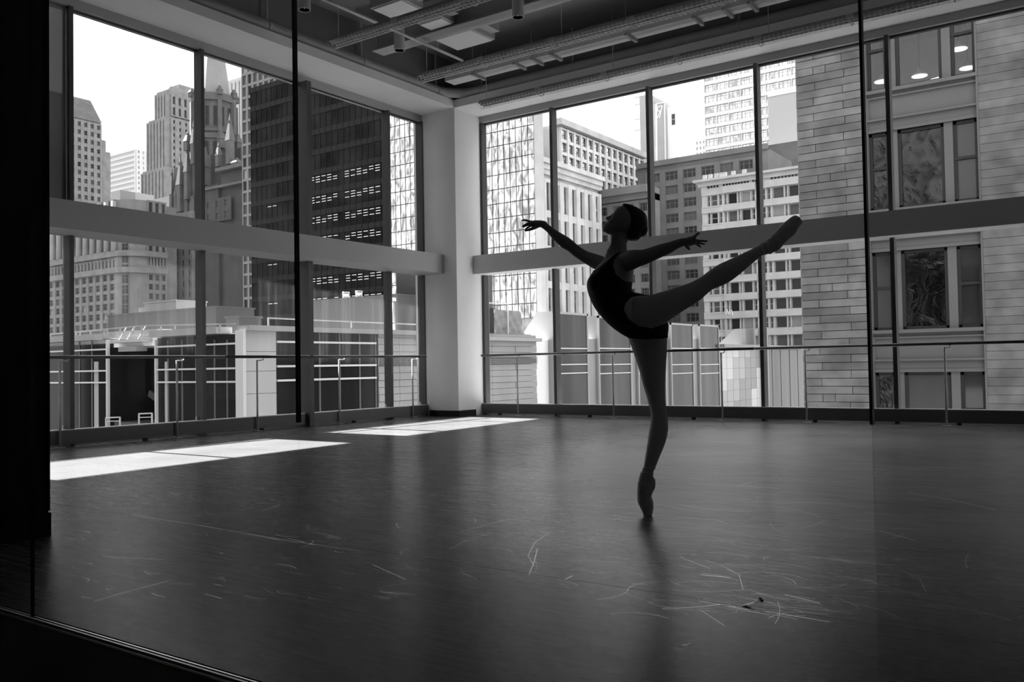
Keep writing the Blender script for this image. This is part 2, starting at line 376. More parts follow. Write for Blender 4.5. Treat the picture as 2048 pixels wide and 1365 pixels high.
fy = [on_z(*c, ZF).y for c in ((668, 85), (842, 155), (960, 210))]
linear_light('caged strip light nearest the camera, highest in the picture', fx, fx + 8.5, fy[0], ZF)
linear_light('caged strip light below the flat duct, middle of three', fx, fx + 8.5, fy[1], ZF)
linear_light('caged strip light along the soffit over the right windows', fx - .12, XR - .1, fy[2] - .02, ZF)
m_hole = mat('downlight_baffle', 0.01, 0.5, 0.3)
def downlight(label, px, py):
    p = on_z(px, py, 5.5)
    r = thing('cylinder_downlight', label, 'light', (p.x, p.y, 5.5), 'cylinder downlights')
    n = 28; b = MB(); b.tube([(p.x, p.y, 5.5), (p.x, p.y, 5.83)], .078, n, cap=False); pass
    ring = [(p.x + rr*math.cos(2*math.pi*k/n), p.y + rr*math.sin(2*math.pi*k/n), 5.5) for rr in (.078, .070) for k in range(n)]
    b.add(ring, [(k, (k+1) % n, n + (k+1) % n, n + k) for k in range(n)])
    b.add([(p.x + .078*math.cos(2*math.pi*k/n), p.y + .078*math.sin(2*math.pi*k/n), 5.83) for k in range(n)], [tuple(range(n))]); obj('can', b, m_light, r)
    obj('baffle', MB().tube([(p.x, p.y, 5.56), (p.x, p.y, 5.502)], .0715, 24, cap=False).tube([(p.x, p.y, 5.56), (p.x, p.y, 5.60)], .0715, 24), m_hole, r)
    obj('lamp', MB().tube([(p.x, p.y, 5.52), (p.x, p.y, 5.57)], .009, 12), m_light, r)
    obj('stem', MB().tube([(p.x, p.y, 5.83), (p.x, p.y, ZC)], .012, 10), m_light, r)
downlight('grey cylinder downlight beside the glass seam, furthest left', 609, 20)
downlight('grey cylinder downlight under the end of the steel beam', 799, 101)
downlight('grey cylinder downlight right of the steel beam and box', 1036, 35)
# insulated pipe that follows the soffit edge round the corner
m_pipe = mat('pipe_jacket', 0.45, 0.5, 0.3, var=0.05, scale=5)
zp = ZS + .23; pp = thing('soffit_pipe', 'round insulated pipe following the soffit edge around the corner', 'pipe', (XC - .03, YC - .2, zp))
ex, ey = XC - .08, YC + .08
obj('pipe_run', MB().tube([(ex, YB + .1, zp), (ex, ey - .45, zp), (ex + .06, ey - .26, zp), (ex + .26, ey - .06, zp), (ex + .45, ey, zp), (XR - .1, ey, zp)], .085, 18), m_pipe, pp)
for q in ((ex, 8.05), (ex, 9.9), (ex, ey - .5), (None, XC + .55), (None, XC + 2.4), (None, XC + 5.2)):
    if q[0]: c = MB().tube([(q[0], q[1], zp), (q[0], q[1] + .035, zp)], .092, 18); c.box(q[0] - .008, q[0] + .008, q[1], q[1] + .03, zp + .08, ZC)
    else: c = MB().tube([(q[1], ey, zp), (q[1] + .035, ey, zp)], .092, 18); c.box(q[1], q[1] + .03, ey - .008, ey + .008, zp + .08, ZC)
    obj('pipe_clamp', c, m_pipe, pp)
# steel beam under the ceiling
m_steel = mat('painted_steel', 0.5, 0.55, 0.3, var=0.04, scale=3)
t = struct('trim_6'); zb = 5.8; pb = on_z(745, 103, zb); yb = pb.y + .12
mb = MB(); mb.box(pb.x, XR, yb - .13, yb + .13, zb, zb + .02); mb.box(pb.x, XR, yb - .01, yb + .01, zb + .02, ZC); obj('steel_beam', mb, m_steel, t)
# flat duct with cross struts
zd = 5.8; pd = on_z(900, 167, zd)
fd = thing('flat_duct', 'long flat white duct on cross struts above the middle strip light', 'duct', (pd.x, pd.y, zd))
obj('duct_bottom', MB().box(pd.x, XR - .2, pd.y - .14, pd.y + .12, zd, zd + .20), m_white, fd)
for px in (958, 1040, 1075, 1112, 1262, 1395, 1455, 1505):
    q = on_z(px, 167 - (px - 900)*.255, zd); obj('strut', MB().box(q.x, q.x + .045, pd.y - .22, pd.y + .14, zd - .045, zd - .002), m_steel, fd)
for px in (958, 1075, 1262, 1455):
    q = on_z(px, 167 - (px - 900)*.255, zd); obj('hanger', MB().tube([(q.x + .02, pd.y - .2, zd - .03), (q.x + .02, pd.y - .2, ZC)], .006, 6), m_steel, fd)
# sprinkler pipe
zk = 5.72; pk0, pk1 = on_z(655, 0, zk), on_z(925, 121, zk)
sp = thing('sprinkler_pipe', 'thin sprinkler pipe crossing above the strip lights', 'pipe', (pk1.x, pk1.y, zk))
obj('pipe_run', MB().tube([(pk1.x, 3, zk), (pk1.x, pk1.y, zk)], .021, 10), m_light, sp)
obj('sprinkler_head', MB().tube([(pk1.x, pk1.y - .03, zk), (pk1.x, pk1.y - .03, zk - .06)], [.015, .008], 8), m_metal, sp)
for y in (pk1.y - .6, pk1.y - 2.8): obj('hanger', MB().tube([(pk1.x, y, zk), (pk1.x, y, ZC)], .006, 6), m_light, sp)
# air boxes with flat panels
def airbox(label, pts, z, hgt):
    q = [on_z(*p, z) for p in pts]; x0, x1 = min(p.x for p in q), max(p.x for p in q); y0, y1 = min(p.y for p in q), max(p.y for p in q)
    r = thing('air_box', label, 'vent', ((x0 + x1)/2, (y0 + y1)/2, z), 'ceiling air boxes')
    obj('box', MB().box(x0, x1, y0, y1, z + .02, z + hgt), m_steel, r)
    obj('flat_panel', MB().box(x0 + .03, x1 - .03, y0 + .03, y1 - .03, z, z + .02), m_white, r)
    obj('collar', MB().box(x1, x1 + .16, y0 + .1, y1 - .1, z + .08, z + .3), m_steel, r)
    for x in (x0 + .05, x1 - .05): obj('hanger', MB().tube([(x, y1 - .04, z + hgt), (x, y1 - .04, ZC)], .007, 6), m_steel, r)
airbox('square white ceiling air box right of the steel beam end', ((885, 70), (935, 55), (975, 85), (915, 103)), 5.84, .3)
airbox('pale ceiling air box behind the highest strip light', ((745, 18), (805, 0), (838, 18), (785, 40)), 5.84, .3)
airbox('pale ceiling air box between strip light and steel beam', ((838, 52), (880, 36), (905, 46), (865, 62)), 5.84, .3)
# bits of tape on the floor
m_tape = mat('white_tape', 0.9, 0.45, 0.5, 0.5)
q = on_z(1490, 1213, 0)
ts = thing('tape_scrap', 'curled scrap of peeling tape on the floor right of the dancer', 'tape', (q.x, q.y, 0))
obj('flat_strip', MB().box(q.x - .16, q.x + .02, q.y - .004, q.y + .004, 0.0002, .0012), m_tape, ts)
mb = MB(); mb.add([(q.x - .01, q.y - .012, .0012), (q.x - .01, q.y + .012, .0012), (q.x + .03, q.y + .02, .016), (q.x + .03, q.y - .004, .014), (q.x + .05, q.y + .03, .03), (q.x + .055, q.y + .008, .022)], [(0, 1, 2, 3), (3, 2, 4, 5)]); obj('curled_end', mb, m_tape, ts)
mb = MB().bar((q.x + .045, q.y + .028, .027), (q.x + .06, q.y + .012, .024), .008); obj('sticky_tip', mb, m_black, ts)
q = on_z(1372, 1290, 0)
mb = MB(); mb.add([(q.x - .014, q.y - .016, .0006), (q.x + .002, q.y - .014, .0004), (q.x + .02, q.y + .02, .002), (q.x + .008, q.y + .022, .004)], [(0, 1, 2, 3)])
tag(obj('paper_scrap', mb, m_tape), 'tiny white paper scrap lying on the dark floor near the camera', 'scrap')
# the most visible chalky scuffs, each a thin smear lying on the vinyl
sm = MB()
def scuff(pts, w):
    q = [on_z(*p, .0004) for p in pts]
    for a, b in zip(q, q[1:]):
        d = (b - a).normalized(); n = Vector((-d.y, d.x, 0))*w/2; sm.add([a - n, b - n, b + n, a + n], [(0, 1, 2, 3)])
for pts, w_ in [([(187, 1204), (240, 1188), (339, 1162)], .004), ([(262, 1030), (420, 1055), (560, 1080)], .004), ([(560, 1080), (715, 1102)], .003),
                ([(205, 1114), (332, 1120)], .004), ([(1325, 1218), (1390, 1215), (1440, 1210)], .006), ([(1455, 1214), (1560, 1228), (1660, 1245)], .006), ([(1400, 1220), (1450, 1253)], .003),
                ([(918, 1065), (1010, 1040)], .004), ([(897, 1100), (935, 1080), (985, 1067)], .003), ([(1058, 1150), (1068, 1125), (1075, 1098)], .004), ([(1068, 1132), (1056, 1112), (1070, 1085), (1100, 1065)], .003),
                ([(1380, 968), (1480, 972), (1560, 978)], .008), ([(1815, 985), (1900, 1000), (1990, 1020)], .008), ([(1680, 1055), (1760, 1062), (1830, 1082)], .006), ([(745, 1130), (812, 1160)], .004),
                ([(1400, 1150), (1460, 1156)], .01), ([(1410, 1122), (1440, 1130), (1478, 1150), (1486, 1180)], .003), ([(1360, 1115), (1420, 1138)], .004), ([(1345, 1180), (1420, 1185), (1500, 1180)], .003),
                ([(1570, 1190), (1640, 1207)], .008), ([(1130, 1160), (1145, 1152)], .006), ([(1800, 1140), (1840, 1160), (1852, 1185)], .002)]: scuff(pts, w_)
rs_ = random.Random(11)
for i in range(420):                       # fine scratches left by shoes, most of them in the bright middle
    worn = i < 280
    px_, py_ = (rs_.gauss(1560, 170), rs_.uniform(870, 1230)) if worn else (rs_.uniform(140, 1300), rs_.uniform(960, 1200))
    c_ = on_z(min(max(px_, 120), 2040), py_, .0004); a_ = rs_.gauss(.12, .22) if rs_.random() < .8 else rs_.uniform(-1.5, 1.5); ln = rs_.uniform(.10, .55)*(1.3 if worn else .8)*min(1, c_.y/7); cu = rs_.gauss(0, .5)
    pp_ = [Vector((c_.x + ln*(k_/5 - .5)*math.cos(a_ + cu*(k_/5 - .5)), c_.y + ln*(k_/5 - .5)*math.sin(a_ + cu*(k_/5 - .5)), .0004)) for k_ in range(6)]; w2 = rs_.uniform(.0005, .0017)
    for a, b in zip(pp_, pp_[1:]):
        d = (b - a).normalized(); n = Vector((-d.y, d.x, 0))*w2/1; sm.add([a - n, b - n, b + n, a + n], [(0, 1, 2, 3)])
so = obj('scuff_marks', sm, m_line, fl); so['kind'] = 'stuff'
# ================================================================== THE CITY OUTSIDE
_mat, CF = mat, 0.85            # common factor on every city base colour, balanced against the sky
def mat(n, g, *a, **k): return _mat(n, g*CF, *a, **k)
m_street = mat('asphalt', 0.08, 0.9, 0.2, var=0.1, scale=.3)
g = struct('floor_street'); obj('ground', MB().box(-600, 60, 13.6, 500, -31, -30), m_street, g); obj('ground', MB().box(-600, -11.2, -260, 13.6, -31, -30), m_street, g)
m_g1 = mat('dark_window_glass', 0.022, 0.12, 0.15); m_g2 = mat('window_with_blind', 0.07, 0.5, 0.2); m_g3 = mat('window_with_pale_curtain', 0.22, 0.6, 0.3)
m_wf = mat('window_frame_paint', 0.10, 0.5, 0.3)
def mirror(name, lo, hi, rough, bump, scale, stretch):
    m = mat(name, hi, rough, 0.5, 1.0); nt = m.node_tree; b = nt.nodes['Principled BSDF']; N = nt.nodes.new
    ge = N('ShaderNodeNewGeometry'); mp = N('ShaderNodeMapping'); mp.inputs['Scale'].default_value = stretch
    nt.links.new(ge.outputs['Position'], mp.inputs[0]); n = N('ShaderNodeTexNoise'); n.inputs['Scale'].default_value = scale; n.inputs['Detail'].default_value = 3
    n.inputs['Distortion'].default_value = 1.2; nt.links.new(mp.outputs[0], n.inputs['Vector'])
    bp = N('ShaderNodeBump'); bp.inputs['Strength'].default_value = 1; bp.inputs['Distance'].default_value = bump
    nt.links.new(n.outputs['Fac'], bp.inputs['Height']); nt.links.new(bp.outputs[0], b.inputs['Normal'])
    r = N('ShaderNodeValToRGB'); r.color_ramp.elements[0].position = .38; r.color_ramp.elements[1].position = .6  # noise puts bright and dark reflections into the base colour
    r.color_ramp.elements[0].color = (lo*.95,)*3 + (1,); r.color_ramp.elements[1].color = (hi*.95,)*3 + (1,)
    nt.links.new(n.outputs['Fac'], r.inputs[0]); nt.links.new(r.outputs[0], b.inputs['Base Color']); return m
m_mir = mirror('rippled_mirror_glass', .20, .62, .06, .10, 1.0, (1.3, 1.3, .5))
m_mir2 = mirror('rippled_pale_glass', .42, .95, .15, .25, 1.0, (1, 1, .6))

def fmap(face, P): return (lambda u, d, z: (u, P - d, z)) if face == 's' else (lambda u, d, z: (P + d, u, z))
def fbox(mb, face, P, u0, u1, d0, d1, z0, z1, mi=0):
    f = fmap(face, P); a, b = f(u0, d0, z0), f(u1, d1, z1); return mb.box(a[0], b[0], a[1], b[1], z0, z1, mi)
def win_mesh(w, h, style, gm, fm=None, t=None):
    mb = MB(); t = t or max(.05, .05*w); 
    def fr(x0, x1, z0, z1, d=.10): mb.box(x0, x1, -d, 0, z0, z1, 0)
    fr(-w/2, -w/2 + t, -h/2, h/2); fr(w/2 - t, w/2, -h/2, h/2); fr(-w/2, w/2, -h/2, -h/2 + t); fr(-w/2, w/2, h/2 - t, h/2)
    if style == 'dh': fr(-w/2, w/2, -t/2, t/2, .08)
    if style == 'tri': fr(-w*.2 - t/2, -w*.2 + t/2, -h/2, h/2, .08); fr(w*.2 - t/2, w*.2 + t/2, -h/2, h/2, .08); fr(-w/2, w/2, h*.12, h*.12 + t*.7, .07)
    if style == 'cross': fr(-t/2, t/2, -h/2, h/2, .08); fr(-w/2, w/2, h*.1, h*.1 + t, .08)
    mb.add([(-w/2, -.03, -h/2), (w/2, -.03, -h/2), (w/2, -.03, h/2), (-w/2, -.03, h/2)], [(0, 1, 2, 3)], 1)
    return mb.mesh('window', [fm or m_wf, gm])
def facade(root, face, P, u0, u1, z0, z1, cols, rows, fw_=.6, fh_=.6, dep=.35, style='plain', glassm=(None,), fm=None, wall=None, edge=.5, single=True, skip=None, name='window', relief=None, zoff=.5):
    """masonry relief of piers and spandrels in front of the core, with a window in every opening"""
    glassm = [g_ or m_g1 for g_ in glassm]
    pu, pz = (u1 - u0)/cols, (z1 - z0)/rows; w, h = pu*fw_, pz*fh_
    mb = MB()
    for i in range(cols + 1):
        a = u0 if i == 0 else u0 + i*pu - (pu - w)/2; b = u1 if i == cols else u0 + i*pu + (pu - w)/2
        fbox(mb, face, P, a, b, 0, dep, z0, z1)
    for j in range(rows + 1):
        a = z0 if j == 0 else z0 + (j - 1 + zoff)*pz + h/2 if j else z0
        a = z0 if j == 0 else z0 + j*pz - (1 - zoff)*pz + h/2
        b = z1 if j == rows else z0 + j*pz + zoff*pz - h/2
        fbox(mb, face, P, u0 + .01, u1 - .01, 0, dep*(relief or .8), a, b)
    obj('wall_front', mb, wall, root)
    if single: ms = [win_mesh(w, h, style, g_, fm) for g_ in glassm]
    st = [MB() for _ in glassm]
    for i in range(cols):
        for j in range(rows):
            if skip and skip(i, j): continue
            k = random.choices(range(len(glassm)), [1/(1 + 1.5*q) for q in range(len(glassm))])[0]
            u = u0 + (i + .5)*pu; z = z0 + (j + zoff)*pz
            if single: put(name, ms[k], root, fmap(face, P)(u, .02, z), 0 if face == 's' else math.pi/2)
            else: fbox(st[k], face, P, u - w/2, u + w/2, 0, .05, z - h/2, z + h/2)
    if not single:
        for k, s_ in enumerate(st):
            if s_.v: obj('window_row', s_, glassm[k], root, kind='stuff')
def core(root, x0, x1, y0, y1, z0, z1, m, name='core'): return obj(name, MB().box(x0, x1, y0, y1, z0, z1), m, root)
def Rt(px, py=500): d = ray(px, py); return d.x/d.y
ZG = -30
def stone(g_, n='stone', b=.02): return mat(n, g_, .85, .15, var=.16, scale=.35)

# --- low glass pavilion across the street: front parallel to the right windows, side along x = XJ
XJ = -24.0; YJ = XJ/Rt(486, 660)
m_jdark = mat('pavilion_glass', 0.012, 0.1, 0.08, var=.5, scale=.5, stretch=(1.2, 1.2, .12))
m_jpale = mat('pale_panel', 0.36, 0.6, 0.3, var=.04, scale=.6); m_jwhite = mat('white_metal_edge', 0.24, 0.5, 0.3)
m_jbar = mat('aluminium_bar', 0.6, 0.4, 0.4, .3); m_jroof = mat('white_roof_membrane', 0.9, 0.9, 0.1)
m_louv = mat('pale_siding', 0.3, 0.55, 0.3, var=.12, scale=.5)
zr = on_x(487, 652, XJ).z
jx = lambda px, py: on_y(px, py, YJ); jy = lambda px, py: on_x(px, py, XJ)
pv = thing('glass_pavilion', 'low glass and metal pavilion with flat railed roof across the street', 'building', (XJ - 8, 40, ZG))
core(pv, -46, XJ - .35, YJ + 2.4, 82, ZG, zr - .2, m_jroof); obj('roof_slab', MB().box(-46, XJ - .35, YJ + .4, YJ + 2.4, zr - .5, zr - .2), m_jroof, pv)
# front (left part of the left windows)
X = lambda px: jx(px, 720).x
xa = -46; zf = lambda py, px=400: jx(px, py).z
fb = lambda mb, u0, u1, d0, d1, z0, z1: fbox(mb, 's', YJ + .4, u0, u1, d0, d1, z0, z1)
obj('glass_wall', fb(MB(), xa, X(208), 0, .2, ZG, zf(690, 160)), m_jdark, pv)
obj('glass_wall', fb(MB(), X(305), X(474), 0, .2, ZG, zf(672, 390)), m_jdark, pv)
obj('recess_wall', MB().box(X(190), X(330), YJ + 2.3, YJ + 2.38, ZG, zr - .5), m_jdark, pv); obj('recess_side', MB().box(X(203), X(207), YJ + .4, YJ + 2.35, ZG, zr - .5), m_jdark, pv); obj('recess_side', MB().box(X(306), X(310), YJ + .4, YJ + 2.35, ZG, zr - .5), m_jdark, pv); obj('recess_floor', MB().box(X(208), X(305), YJ + .4, YJ + 2.3, zf(842, 250) - .3, zf(842, 250) - .1), m_frame, pv)
for px, a_, b_ in ((232, 745, 765), (243, 745, 766), (251, 740, 766), (255, 740, 766), (250, 785, 800), (262, 820, 842), (253, 815, 842)): obj('lit_slit', MB().box(X(px), X(px + 2), YJ + 2.26, YJ + 2.3, zf(b_, px), zf(a_, px)), m_jpale, pv)  # pale bars painted in place of lit window slits
obj('stair_stringer', MB().bar((X(222), YJ + 1.6, zf(790, 222)), (X(285), YJ + 1.6, zf(838, 285)), .10, .25), m_frame, pv)
for a, b in ((xa, X(208)), (X(305), X(472))):
    for py, px in ((701, 160), (743, 160), (766, 160)):
        obj('transom_bar', fb(MB(), a, b, .2, .29, zf(py, px) - .03, zf(py, px) + .03), m_jbar, pv)
for px, ww in ((208, .05), (305, .04), (474, .12), (150, .03), (175, .03), (327, .03), (355, .03), (383, .03), (420, .03), (445, .03)):
    obj('glazing_bar', fb(MB(), X(px) - ww, X(px) + ww, .19, .30 if ww > .035 else .23, ZG, zf(680, px)), m_jbar if ww > .035 else m_frame, pv)
for px, ww in ((323, .09), (183, .15)):
    obj('inner_column', fb(MB(), X(px) - ww, X(px) + ww, .2, .215, ZG, zf(724, px)), m_jpale, pv)
for a, b, py in ((97, 196, 677), (306, 440, 664)):
    q = jx((a + b)/2, py).z; obj('white_fascia', fb(MB(), xa if a == 97 else X(a), X(b), -.1, .55, q - .13, q + .10), m_jwhite, pv)
q = jx(250, 668).z; obj('roof_edge', fb(MB(), X(196), X(306), -.4, .2, q - .12, q + .12), m_louv, pv)
q = jx(250, 697).z; obj('hanging_light_box', fb(MB(), X(234), X(270), -.1, .35, q - .12, q + .06), m_jwhite, pv)
q = jx(250, 683).z; obj('hanging_canopy', fb(MB(), X(222), X(286), -.2, .45, q - .05, q + .05), m_jpale, pv)
for px in (232, 248, 270): obj('canopy_rod', MB().bar((X(px), YJ + .1, q + .05), (X(px) + .2, YJ + .3, q + .55), .03), m_jbar, pv)
# terrace railing in the recess, low down
for px0, px1, py in ((212, 240, 836), (278, 304, 828)):
    p0, p1 = jx(px0, py), jx(px1, py - 1); rl = MB()
    rl.bar(p0, p1, .045); rl.bar(p0 - Vector((0, 0, .14)), p1 - Vector((0, 0, .14)), .03)
    for p in (p0, p1): rl.bar(p, p - Vector((0, 0, .45)), .045)
    obj('terrace_rail', rl, m_jbar, pv)
# roof rail in front
rp = [jx(97, 669), jx(275, 652.5), jx(300, 651), jx(470, 648)]
for a, b in zip(rp, rp[1:]): obj('roof_rail', MB().bar(a, b, .04), m_jwhite, pv)
for px in (100, 152, 160, 181, 208, 215, 240, 268, 283, 322, 350, 440):
    y = 669 - (px - 97)*.082 if px < 290 else 651.3 - (px - 300)*.018
    p = jx(px, y); obj('rail_post', MB().bar(p, p - Vector((0, 0, .26)), .04), m_jwhite, pv)
# side along the street: panels, dark glass, siding
eb = lambda mb, u0, u1, d0, d1, z0, z1: fbox(mb, 'e', XJ - .35, u0, u1, d0, d1, z0, z1)
Yp = lambda px, py=700: jy(px, py).y
z0 = ZG
for a, b in zip((657, 704, 743, 788, 848), (703.2, 742.2, 787.2, 847, 1100)):
    obj('wall_panel', eb(MB(), Yp(491), Yp(553) - .02, 0, .35, jy(520, b).z, jy(520, a).z), m_jpale, pv)
obj('corner_post', eb(MB(), Yp(484), Yp(490), .0, .40, z0, zr - .15), m_jbar, pv)
obj('glass_wall', eb(MB(), Yp(553), Yp(757), 0, .3, z0, jy(650, 655).z), m_jdark, pv)
for py, px in ((685.5, 650), (732, 650), (759, 650)):
    obj('transom_bar', eb(MB(), Yp(554), Yp(752), .3, .38, jy(px, py).z - .035, jy(px, py).z + .035), m_jbar, pv)
for px in (600, 640, 680, 720, 752): obj('glazing_bar', eb(MB(), Yp(px) - .03, Yp(px) + .03, .3, .34, z0, jy(650, 655).z), m_frame, pv)
zt = jy(800, 662).z; k = 0; z = zt
while z > zt - 6.5:
    for a, b in ((758, 800), (800, 850), (850, 985), (985, 1032), (1032, 1074)):
        obj('siding_board', eb(MB(), Yp(a) + .01, Yp(b) - .01, 0, .30 + .03*((k*7 + a) % 3)/2, z - .275, z - .01), m_louv, pv)
    z -= .28; k += 1
for i in range(5): q = jy(1000, 715 + i*3.2).z; obj('vent_slot', eb(MB(), Yp(760), Yp(1074), .3, .37, q - .02, q + .02), m_frame, pv)
obj('roof_edge', eb(MB(), Yp(490), Yp(830), -.3, .6, zr - .16, zr + .02), m_jwhite, pv)
obj('roof_edge', eb(MB(), Yp(830), Yp(1078), -.3, .55, jy(1030, 676).z - .16, jy(1030, 676).z), m_jpale, pv)
# roof rail along the side: upright frames
a_ = Yp(560)
while a_ < Yp(835):
    o_ = MB(); zq = zr + .02; o_.bar((XJ - .6, a_, zq + .32), (XJ - .6, a_ + 1.9, zq + .32), .045); o_.bar((XJ - .6, a_, zq), (XJ - .6, a_, zq + .34), .05)
    obj('roof_rail', o_, m_jwhite, pv); a_ += 2.0
# skylight bays: sloped-back monitors with white cheeks and tall glass fronts
m_unit0 = mat('grey_bar', .16, .5, .3); m_bay = mat('bay_glass', 0.05, 0.12, 0.12, var=.6, scale=.6, stretch=(1.5, 1.5, .10))
for pa, pb, pt, wh in ((1108, 1176, 623, 1105), (1196, 1262, 632, 1190), (1275, 1331, 640, 1270), (1341, 1386, 646, 1337), (1398, 1438, 649, 1392)):
    ya, yb = Yp(pa), Yp(pb); z1 = jy(pa, pt).z; xo = XJ
    bm_ = MB(); bm_.poly([(xo - .04, ZG), (xo - .04, z1), (xo - 1.0, z1), (xo - 2.3, zr - .3), (xo - 2.3, ZG)], 'y', ya, yb); b_ = obj('skylight_bay', bm_, m_jwhite, pv)
    obj('bay_glass', MB().box(xo - .04, xo, ya + .12, yb - .12, ZG, z1 - .12), m_bay, b_)
    fr = MB(); fr.box(xo - .04, xo + .05, ya, ya + .12, ZG, z1); fr.box(xo - .04, xo + .05, yb - .12, yb, ZG, z1); fr.box(xo - .04, xo + .05, ya, yb, z1 - .12, z1); obj('bay_frame', fr, m_jpale, b_)
    for py in (697, 730, 748): q = jy(pa, py).z; obj('transom_bar', MB().box(xo, xo + .04, ya + .1, yb - .1, q - .025, q + .025), m_jbar, b_)
    if pa != 1398: obj('bay_gap', eb(MB(), yb + .02, yb + 2.6, 0, .2, ZG, jy(pa, 676).z), m_louv, pv)
# pale louvred wall beyond the bays
a, b = Yp(1441), Yp(1524); zt = jy(1480, 694).z; z = zt; k = 0
m_l2 = [mat('louvre_metal', g_, .35, .5, .3) for g_ in (.42, .27, .17)]
while z > zt - 9.5:
    for i in range(7):
        t_ = (i + k*.55) % 7; mi = 0 if t_ < 2.2 else (1 if t_ < 4.5 else 2)  # stepped tones put checkered reflections into the panel colours
        obj('louvre_panel', eb(MB(), a + (b - a)*i/7 + .02, a + (b - a)*(i + 1)/7 - .02, 0, .3, z - .795, z - .005), m_l2[mi], pv)
    z -= .8; k += 1
obj('white_post', eb(MB(), Yp(1525), Yp(1531), 0, .6, ZG, jy(1525, 655).z), m_jwhite, pv)
obj('roof_edge', eb(MB(), Yp(1440), Yp(1612), -.6, .7, jy(1500, 693).z - .12, jy(1500, 693).z + .1), m_jwhite, pv)
obj('glass_wall', eb(MB(), Yp(1533), 81, 0, .3, ZG, jy(1560, 700).z), m_bay, pv)
for px in (1545, 1562, 1580, 1596): obj('glazing_bar', eb(MB(), Yp(px) - .05, Yp(px) + .05, .3, .33, ZG, jy(1560, 700).z), m_unit0, pv)
obj('roof_fin', MB().poly([(XJ - 3, jy(1500, 692).z), (XJ - .5, jy(1500, 692).z), (XJ - .5, jy(1505, 657).z), (XJ - 1.4, jy(1505, 657).z)], 'y', Yp(1505), Yp(1524)), m_frame, pv)

# things on the pavilion roof
m_unit = mat('grey_penthouse', 0.035, 0.8, 0.2, var=.05, scale=.4); m_unit2 = mat('grey_block', 0.022, 0.8, 0.2, var=.08, scale=.4)
yq = YJ + 15
def roofbox(label, name, px0, px1, pt, Y, dep, m, z0=None, cat='rooftop block'):
    p0, p1 = on_y(px0, pt, Y), on_y(px1, pt, Y)
    r = thing(name, label, cat, ((p0.x + p1.x)/2, Y + dep/2, z0 if z0 is not None else zr - .2))
    obj('wall_block', MB().box(p0.x, p1.x, Y, Y + dep, z0 if z0 is not None else zr - .2, p0.z), m, r)
    obj('coping', MB().box(p0.x - .05, p1.x + .05, Y - .05, Y + dep + .05, p0.z, p0.z + .07), m, r)
    return r
roofbox('grey flat-topped penthouse with two round vents on it', 'rooftop_penthouse', 625, 795, 604, 36, 2.3, m_unit)
roofbox('taller plain grey block behind the vent pipe by the column', 'rooftop_penthouse', 792, 880, 545, 38.5, 5, m_unit)
ptop = on_y(625, 604, 36).z + .07
for px in (692, 718):
    q = on_y(px, 597, 37.2); c = MB(); 
    r = thing('roof_vent', 'shiny round roof vent on the grey penthouse, %s one' % ('left' if px == 692 else 'right'), 'vent', (q.x, 37.2, ptop), 'round vents on the penthouse')
    obj('drum', MB().tube([(q.x, 37.2, ptop), (q.x, 37.2, ptop + .42)], .20, 18), m_metal, r)
    obj('flange', MB().tube([(q.x, 37.2, ptop), (q.x, 37.2, ptop + .05)], .25, 18), m_metal, r); obj('rim', MB().tube([(q.x, 37.2, ptop + .42), (q.x, 37.2, ptop + .48)], .215, 18), m_metal, r)
q = jy(787, 600); vp = thing('vent_pipe', 'thin white pipe standing on the roof edge near the column', 'pipe', (XJ - 1, q.y, zr - .1))
obj('pipe', MB().tube([(XJ - 1, q.y*25/24, zr - .2), (XJ - 1, q.y*25/24, q.z + .1)], .06, 10), m_jwhite, vp); obj('cap', MB().tube([(XJ - 1, q.y*25/24, q.z + .06), (XJ - 1, q.y*25/24, q.z + .2)], .11, 10), m_jbar, vp)
roofbox('long grey roof block below the beige corner building', 'rooftop_block', 216, 432, 633, 27, 2.3, m_unit2)
w_ = roofbox('white stepped roof box in front of the beige corner building', 'rooftop_box', 289, 352, 608, 29.5, 2, m_unit0); p0, p1 = on_y(277, 616, 29.5), on_y(289, 616, 29.5)
obj('low_step', MB().box(p0.x, p1.x, 29.5, 31.5, zr - .2, p0.z), m_unit0, w_)
roofbox('small pale box on the roof by the pavilion corner', 'rooftop_box', 452, 478, 637, YJ + 2, 1, m_unit)
# box under a tarpaulin
ya, yb, yc = Yp(975), Yp(1020), Yp(1080); zt = jy(1020, 615).z; zb = jy(1020, 676).z
tb = thing('covered_unit', 'rooftop unit half wrapped in a pale wrinkled tarpaulin', 'rooftop unit', (XJ - 1.5, yb, zb))
obj('unit_box', MB().box(XJ - 3, XJ - .9, ya, yb, zb - .3, zt), m_unit, tb)
N_ = 24; vs, fs = [], []
for i in range(N_ + 1):
    for j in range(13):
        u, v = i/N_, j/12; wv = .05*math.sin(u*26 + v*9) + .04*math.sin(u*11 - v*17) + .03*math.sin(v*31 + u*5)
        vs.append((XJ - .9 + wv*(1 - .6*v), yb + (yc - yb)*(u*(1 - .14*v)), zb + (zt - .05 - zb)*v))
fs = [(i*13 + j, (i + 1)*13 + j, (i + 1)*13 + j + 1, i*13 + j + 1) for i in range(N_) for j in range(12)]
k = len(vs); vs += [(x - 1.7, y, z) for x, y, z in vs[12::13]]
fs += [(i*13 + 12, (i + 1)*13 + 12, k + i + 1, k + i) for i in range(N_)]
obj('tarpaulin', MB().add(vs, fs, 0, True), m_jwhite, tb)
rl = MB(); rl.bar((XJ - .8, ya, zt + .2), (XJ - .8, Yp(1044), zt + .25), .05); rl.bar((XJ - .8, Yp(1044), zb), (XJ - .8, Yp(1044), zt + .25), .05); obj('guard_rail', rl, m_jbar, tb)
